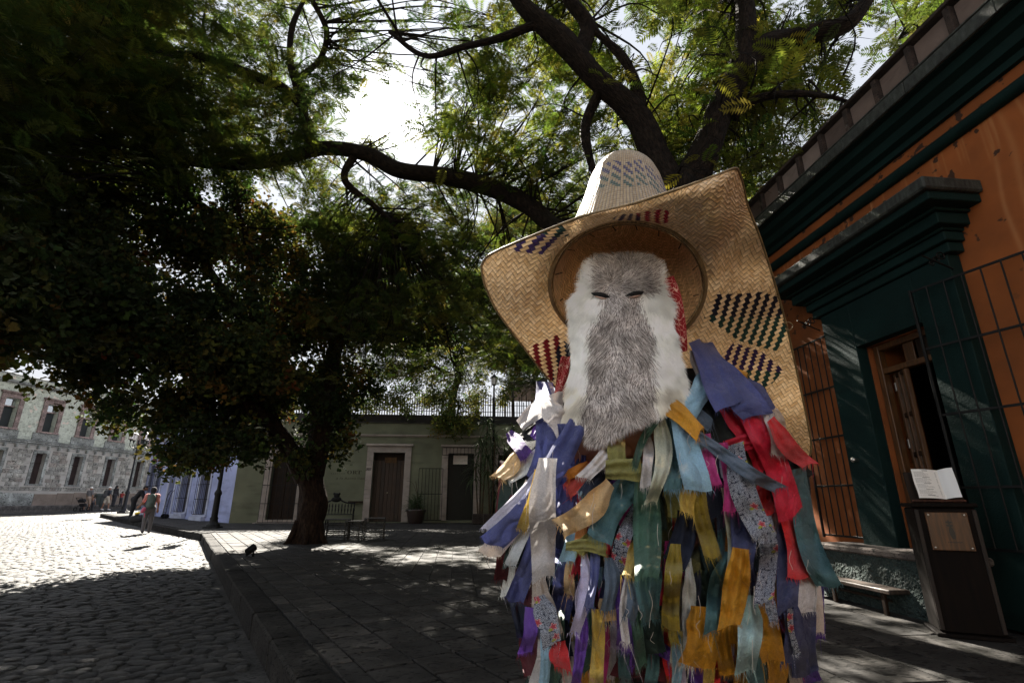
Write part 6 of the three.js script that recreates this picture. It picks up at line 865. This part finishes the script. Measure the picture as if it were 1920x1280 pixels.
    const straw = new THREE.MeshPhysicalMaterial({ color: 0xffffff, map: col, bumpMap: bmp, bumpScale: 0.0025, roughness: 0.55, side: THREE.DoubleSide, transmission: 0.16, thickness: 0 }); straw.name = 'woven straw';
    mesh('brim', g, straw, hat);
    const rim = []; for (let i = 0; i < 200; i++) rim.push(brimPt(-Math.PI + 6.2831853 * i / 200, 1)); const rc = new THREE.CatmullRomCurve3(rim, true); mesh('brim_edge', boxUV(new THREE.TubeGeometry(rc, 400, 0.0026, 6, true)), M('plain straw', [0.56, 0.38, 0.17], { map: T.wood, s: 0.03, roughness: 0.6 }), hat);
    const ring = []; for (let i = 0; i < 90; i++) { const a = -Math.PI + 6.2831853 * i / 90; ring.push(brimPt(a, 0.015)); } mesh('ring_band', boxUV(new THREE.TubeGeometry(new THREE.CatmullRomCurve3(ring, true), 180, 0.0062, 8, true)), M('ring straw', [0.50, 0.33, 0.15], { map: T.wood, s: 0.03, roughness: 0.6 }), hat);
    // black stitches round the ring
    const stM = M('black thread', [0.012, 0.012, 0.012]); for (let i = 0; i < 16; i++) { const a = -Math.PI + 6.2831853 * (i + 0.3) / 16; const p = brimPt(a, 0.0), q = at(lerp(ringAt(a + 0.06)[0], RC[0], 0.12), lerp(ringAt(a + 0.06)[1], RC[1], 0.12), ringAt(a)[2] + 0.012); mesh('stitch', rod(p.lerp(q, 0.25), q, 0.0011, 4), stM, hat); }
    // crown: tall cone behind and above the ring; its inside shows round the mask
    const c0 = at(RC[0], RC[1], 1.075), up0 = ringAt(0), e1 = at(...ringAt(0)).sub(c0), e2 = at(...ringAt(-Math.PI / 2)).sub(c0), ax = e1.clone().cross(e2).normalize(); if (ax.y < 0) ax.negate();
    const tip = at(1172, 322, 1.34); const axis = tip.clone().sub(c0), hgt = axis.length(); const pos2 = [], uv2 = [], id2 = [], nH = 26, nR = 72, prof = [[0, 1.0], [0.12, 0.96], [0.3, 0.86], [0.6, 0.70], [0.85, 0.60], [0.95, 0.53], [1.0, 0.40], [1.015, 0.2], [1.02, 0.0]];
    for (let j = 0; j <= nH; j++) { const h = j / nH * (prof.length - 1), k = Math.min(prof.length - 2, Math.floor(h)), hh = lerp(prof[k][0], prof[k + 1][0], h - k), rr = lerp(prof[k][1], prof[k + 1][1], h - k); for (let i = 0; i <= nR; i++) { const a = -6.2831853 * i / nR, R1 = at(...ringAt(a)).sub(c0), dent = 1 - 0.07 * hh * Math.max(0, Math.cos(a + 2.0)); const p = c0.clone().addScaledVector(axis, hh).addScaledVector(R1, rr * dent); pos2.push(p.x, p.y, p.z); uv2.push(i / nR, hh); } }
    for (let j = 0; j < nH; j++) for (let i = 0; i < nR; i++) { const q = j * (nR + 1) + i; id2.push(q, q + nR + 1, q + 1, q + 1, q + nR + 1, q + nR + 2); }
    const g2 = new THREE.BufferGeometry(); g2.setAttribute('position', new THREE.Float32BufferAttribute(pos2, 3)); g2.setAttribute('uv', new THREE.Float32BufferAttribute(uv2, 2)); g2.setIndex(id2); g2.computeVertexNormals();
    const NU = 92, NV = 40, cw = (u, v) => { const a = u * NU, b = v * NV, i = Math.floor(a), j = Math.floor(b), m = ((i - j) % 4 + 4) % 4; return [m < 2, i, j, a - i, b - j]; };
    const ccol = tex(2048, 1024, (u, v) => { const [w, i, j, k, l] = cw(u, v), tone = lattice(w ? i : j, w ? 1 : 2, 71), fl = lattice(i, j, 72); let c = [0.72 + 0.1 * (tone - 0.5) + 0.06 * (fl - 0.5), 0.63 + 0.11 * (tone - 0.5) + 0.06 * (fl - 0.5), 0.49 + 0.12 * (tone - 0.5) + 0.06 * (fl - 0.5)]; const zig = 0.56 + 0.08 * Math.abs(((u * 6) % 1) * 2 - 1), d = v - zig; if (Math.abs(d) < 0.17 && w && (i % 5 < 4)) c = d > 0 ? [0.20, 0.13, 0.36] : [0.18, 0.30, 0.25]; const e = 0.68 + 0.32 * sstep(Math.min(k, 1 - k), 0, 0.2); return c.map(q => q * e); });
    const cbmp = tex(2048, 1024, (u, v) => { const [w, i, j, k, l] = cw(u, v); return Math.sin(Math.PI * k) * 0.7 + 0.3 * Math.sin(Math.PI * l) * (w ? 1 : 0.5); }, false);
    const cm = new THREE.MeshPhysicalMaterial({ map: ccol, bumpMap: cbmp, bumpScale: 0.0025, roughness: 0.6, side: THREE.DoubleSide, transmission: 0.32, thickness: 0 }); cm.name = 'pale woven straw'; mesh('hat_crown', g2, cm, hat);
    const g3 = g2.clone(), p3 = g3.attributes.position, uv3 = g3.attributes.uv; for (let i = 0; i < p3.count; i++) { const q = V().fromBufferAttribute(p3, i), o = c0.clone().addScaledVector(axis, uv3.getY(i)); q.sub(o).multiplyScalar(0.975).add(o).addScaledVector(axis, -uv3.getY(i) * 0.3); p3.setXYZ(i, q.x, q.y, q.z); uv3.setXY(i, uv3.getX(i) * 1.05, uv3.getY(i) * 0.5); } g3.computeVertexNormals();
    const lin = tex(1024, 1024, (u, v) => { const [w, i, j, l, k] = weave(u * 0.9, v * 0.9), tone = lattice(w ? i : j, w ? 3 : 4, 64), fl = lattice(i, j, 65), e = 0.62 + 0.38 * sstep(Math.min(k, 1 - k), 0, 0.14); return [0.94 + 0.12 * (tone - 0.5) + 0.08 * (fl - 0.5), 0.80 + 0.12 * (tone - 0.5) + 0.08 * (fl - 0.5), 0.62 + 0.12 * (tone - 0.5) + 0.08 * (fl - 0.5)].map(q => q * e); });
    const linB = tex(1024, 1024, (u, v) => { const [w, i, j, l, k] = weave(u * 0.9, v * 0.9); return Math.pow(Math.sin(Math.PI * k), 0.5) * (0.35 + 0.65 * Math.sin(Math.PI * clamp(l))); }, false);
    const lm = new THREE.MeshPhysicalMaterial({ map: lin, bumpMap: linB, bumpScale: 0.003, roughness: 0.6, side: THREE.DoubleSide, transmission: 0.12, thickness: 0 }); lm.name = 'straw lining'; mesh('crown_lining', g3, lm, hat);
    // stray straws and a cord loop at the edge
    const st = []; for (let i = 0; i < 30; i++) { const a = -Math.PI + 6.283 * rnd(), p = brimPt(a, 0.99), d = p.clone().sub(brimPt(a, 0.9)).normalize().add(V(rnd() - 0.5, rnd() - 0.5, rnd() - 0.5).multiplyScalar(0.8)); st.push(rod(p, p.clone().addScaledVector(d, 0.004 + 0.008 * rnd()), 0.0004, 3)); } const stray = mesh('stray_straws', merge(st), M('plain straw', [0, 0, 0]), hat); stray.userData.kind = 'stuff';
    mesh('cord_loop', tube([at(1470, 606, 1.18), at(1480, 604, 1.18), at(1487, 611, 1.18), at(1482, 618, 1.18), at(1474, 617, 1.18)], [0.0012, 0.0012], 20, 5), M('plain straw', [0, 0, 0]), hat);
  }
  // --- fur mask hanging down as a long beard
  const mask = sub('fur_mask', person);
  const Ledge = [[478, 1138], [484, 1116], [496, 1099], [512, 1091], [525, 1088], [545, 1084], [560, 1068], [600, 1065], [650, 1068], [690, 1066], [730, 1058], [770, 1052], [785, 1050], [800, 1070], [811, 1092], [826, 1100]], Redge = [[478, 1208], [483, 1224], [494, 1238], [510, 1245], [530, 1247], [548, 1250], [565, 1261], [620, 1267], [660, 1276], [700, 1287], [740, 1290], [752, 1280], [758, 1252], [770, 1238], [788, 1206], [804, 1172], [826, 1136]];
  const zMask = (x, y) => lut([[470, 1.045], [520, 1.0], [560, 0.965], [620, 0.925], [680, 0.875], [760, 0.825], [850, 0.79]], y) + 0.07 * (((x - 1172) / 120) ** 2) - 0.016 * Math.exp(-(((x - 1160) / 24) ** 2) - (((y - 592) / 45) ** 2)) - 0.014 * Math.exp(-(((x - 1122) / 26) ** 2) - (((y - 520) / 20) ** 2)) - 0.014 * Math.exp(-(((x - 1196) / 26) ** 2) - (((y - 516) / 22) ** 2)) + 0.010 * Math.exp(-(((x - 1160) / 7) ** 2) - (((y - 520) / 28) ** 2));
  const inMask = (x, y) => x > lut(Ledge, y) + 4 && x < lut(Redge, y) - 4;
  {
    const nY = 60, nX = 26, pos = [], uv = [], idx = []; for (let j = 0; j <= nY; j++) for (let i = 0; i <= nX; i++) { const y = lerp(479, 820, j / nY), x = lerp(lut(Ledge, y) + 4, lut(Redge, y) - 4, i / nX), p = at(x, y, zMask(x, y)); pos.push(p.x, p.y, p.z); uv.push(i / nX, j / nY); }
    for (let j = 0; j < nY; j++) for (let i = 0; i < nX; i++) { const q = j * (nX + 1) + i; idx.push(q, q + nX + 1, q + 1, q + 1, q + nX + 1, q + nX + 2); }
    const g = new THREE.BufferGeometry(); g.setAttribute('position', new THREE.Float32BufferAttribute(pos, 3)); g.setAttribute('uv', new THREE.Float32BufferAttribute(uv, 2)); g.setIndex(idx); g.computeVertexNormals();
    const greyness = (x, y) => { const w = y < 548 ? lut([[478, 60], [500, 58], [530, 56], [548, 55]], y) : lut([[548, 40], [575, 36], [620, 55], [680, 58], [740, 62], [790, 74], [840, 90]], y), c = y < 548 ? 1175 : lut([[548, 1165], [620, 1165], [700, 1166], [780, 1158], [840, 1120]], y); return 1 - sstep(Math.abs(x - c) + 10 * (fbm(x / 400, y / 400, 9, 9, 3, 141) - 0.5), w - 9, w + 9); };
    const peltM = tex(128, 256, (u, v) => { const y = lerp(479, 820, v), x = lerp(lut(Ledge, y) + 4, lut(Redge, y) - 4, u), k = greyness(x, y), n2 = fbm(u, v, 14, 30, 3, 143) - 0.5; return [lerp(0.88, 0.50, k) + n2 * 0.2, lerp(0.89, 0.455, k) + n2 * 0.2, lerp(0.87, 0.43, k) + n2 * 0.2]; });
    const pm = new THREE.MeshStandardMaterial({ map: peltM, roughness: 1, side: THREE.DoubleSide }); pm.name = 'pelt'; mesh('pelt', g, pm, mask);
    // hairs
    const hp = [], seg = 3; for (let k = 0; k < seg; k++) { const t0 = k / seg, t1 = (k + 1) / seg, w0 = 0.5 * (1 - t0 * 0.8), w1 = k === seg - 1 ? 0 : 0.5 * (1 - t1 * 0.8), z0 = 0.35 * t0 * t0, z1 = 0.35 * t1 * t1; hp.push(-w0, t0, -z0, w0, t0, -z0, w1, t1, -z1); if (w1) hp.push(-w0, t0, -z0, w1, t1, -z1, -w1, t1, -z1); }
    const hg = fromTris(hp), N = 64000, im = new THREE.InstancedMesh(hg, M('rabbit fur', [1, 1, 1], { roughness: 0.75, side: THREE.DoubleSide, transmission: 0.15, thickness: 0 }), N); im.name = 'fur'; im.userData.kind = 'stuff'; im.castShadow = im.receiveShadow = true;
    const m = new THREE.Matrix4(), X = V(), Y = V(), Z = V(), c = new THREE.Color(), q = rng(1234); let i = 0, guard = 0;
    while (i < N && guard++ < N * 6) {
      const y = lerp(479, 826, q()), x = lerp(1045, 1295, q()); if (!inMask(x, y)) continue; if (Math.hypot((x - 1126) / 18, (y - 553 - (1126 - x) * 0.22) / 5.5) < 1 || Math.hypot((x - 1190) / 17, (y - 551 + (x - 1190) * 0.22) / 5.5) < 1) continue;
      const g2 = greyness(x, y), p = at(x, y, zMask(x, y)), nrm = p.clone().sub(camera.position).normalize().negate(), outx = (x - 1168) / 110, flow = V(outx * lerp(0.9, 0.36, sstep(y, 520, 600)), lerp(0.5, -1, sstep(y, 490, 590)), 0);
      const swirl = fbm(x / 300, y / 300, 8, 8, 3, 151) - 0.5; Y.set(0, 0, 0).addScaledVector(r, flow.x + swirl * 2.4 + (q() - 0.5) * 0.55).add(V(0, flow.y + (q() - 0.5) * 0.5, 0)).normalize().addScaledVector(nrm, 0.45 + 0.4 * q()).normalize();
      X.copy(Y).cross(nrm).normalize(); Z.copy(X).cross(Y).normalize(); const len = (g2 > 0.5 ? 0.015 : 0.018) * (0.6 + 0.7 * q()) * (y < 545 ? 0.8 : 1), wd = 0.00105 * (0.7 + 0.6 * q());
      m.makeBasis(X.multiplyScalar(wd), Y.multiplyScalar(len), Z.multiplyScalar(len)).setPosition(p.addScaledVector(nrm, 0.001)); im.setMatrixAt(i, m);
      const b = q(), ti = fbm(x / 260, y / 260, 14, 14, 2, 161), pk = q() < g2; let col = pk ? (b < (y < 548 ? 0.2 : 0.34) ? [0.14, 0.122, 0.118] : b < 0.66 ? [0.37, 0.33, 0.315] : [0.70, 0.66, 0.64]) : [0.93, 0.94, 0.91]; if (!pk && y > 720) col = col.map((v2, k) => v2 * [1, 0.96, 0.9][k]); const sc = 0.58 + 0.84 * ti; im.setColorAt(i, c.setRGB(...col.map(v2 => Math.min(0.95, v2 * sc)))); i++;
    }
    im.count = i; mask.add(im);
    // eye slits: dark openings with a stitched lid
    for (const [ex, ey, s] of [[1126, 553, -1], [1190, 551, 1]]) { const pts = []; for (let k = 0; k <= 10; k++) { const t = k / 10 * 2 - 1; pts.push(at(ex + t * 17, ey - s * t * 3.6, zMask(ex + t * 17, ey) - 0.006)); } mesh('eye_slit', tube(pts, [0.001, 0.0042, 0.0058, 0.005, 0.0012], 16, 8), M('black eye hole', [0.004, 0.004, 0.004]), mask); const lid = pts.map(p => p.clone().add(V(0, -0.006, 0)).addScaledVector(f, 0.002)); mesh('eyelid', tube(lid.slice(2, 9), [0.001, 0.0024, 0.001], 12, 5), M('pale hide', [0.42, 0.28, 0.22]), mask); }
  }
  // red kerchief beside the face and at the left of the neck
  const kt = tex(128, 128, (u, v) => { const a = Math.abs(Math.sin(u * 25 + 2 * Math.sin(v * 20))), l = a < 0.16 || Math.abs(fbm(u, v, 9, 9, 2, 171) - 0.5) < 0.03; return l ? [0.82, 0.66, 0.6] : [0.55, 0.06, 0.10]; });
  const km = new THREE.MeshStandardMaterial({ map: kt, roughness: 0.85, side: THREE.DoubleSide }); km.name = 'red kerchief';
  for (const [pts, w] of [[[[1246, 520, 1.02], [1262, 560, 1.0], [1270, 610, 0.995], [1272, 660, 0.99]], 0.017], [[[1062, 668, 1.04], [1056, 700, 1.02], [1050, 730, 1.0], [1046, 752, 0.98]], 0.011]]) { const c = new THREE.CatmullRomCurve3(pts.map(p => at(...p))), pos = [], uv = [], idx = []; for (let i = 0; i <= 16; i++) for (let j = 0; j <= 4; j++) { const p = c.getPoint(i / 16).addScaledVector(r, (j / 4 - 0.5) * w * 2).addScaledVector(f, 0.006 * Math.sin(j * 1.9 + i * 0.4)); pos.push(p.x, p.y, p.z); uv.push(j / 4 * 0.5, i / 16 * 1.6); } for (let i = 0; i < 16; i++) for (let j = 0; j < 4; j++) { const a = i * 5 + j; idx.push(a, a + 5, a + 1, a + 1, a + 5, a + 6); } const g = new THREE.BufferGeometry(); g.setAttribute('position', new THREE.Float32BufferAttribute(pos, 3)); g.setAttribute('uv', new THREE.Float32BufferAttribute(uv, 2)); g.setIndex(idx); g.computeVertexNormals(); mesh('kerchief', g, km, person); }
  uniq(person);
}
renderer.render(scene, camera);
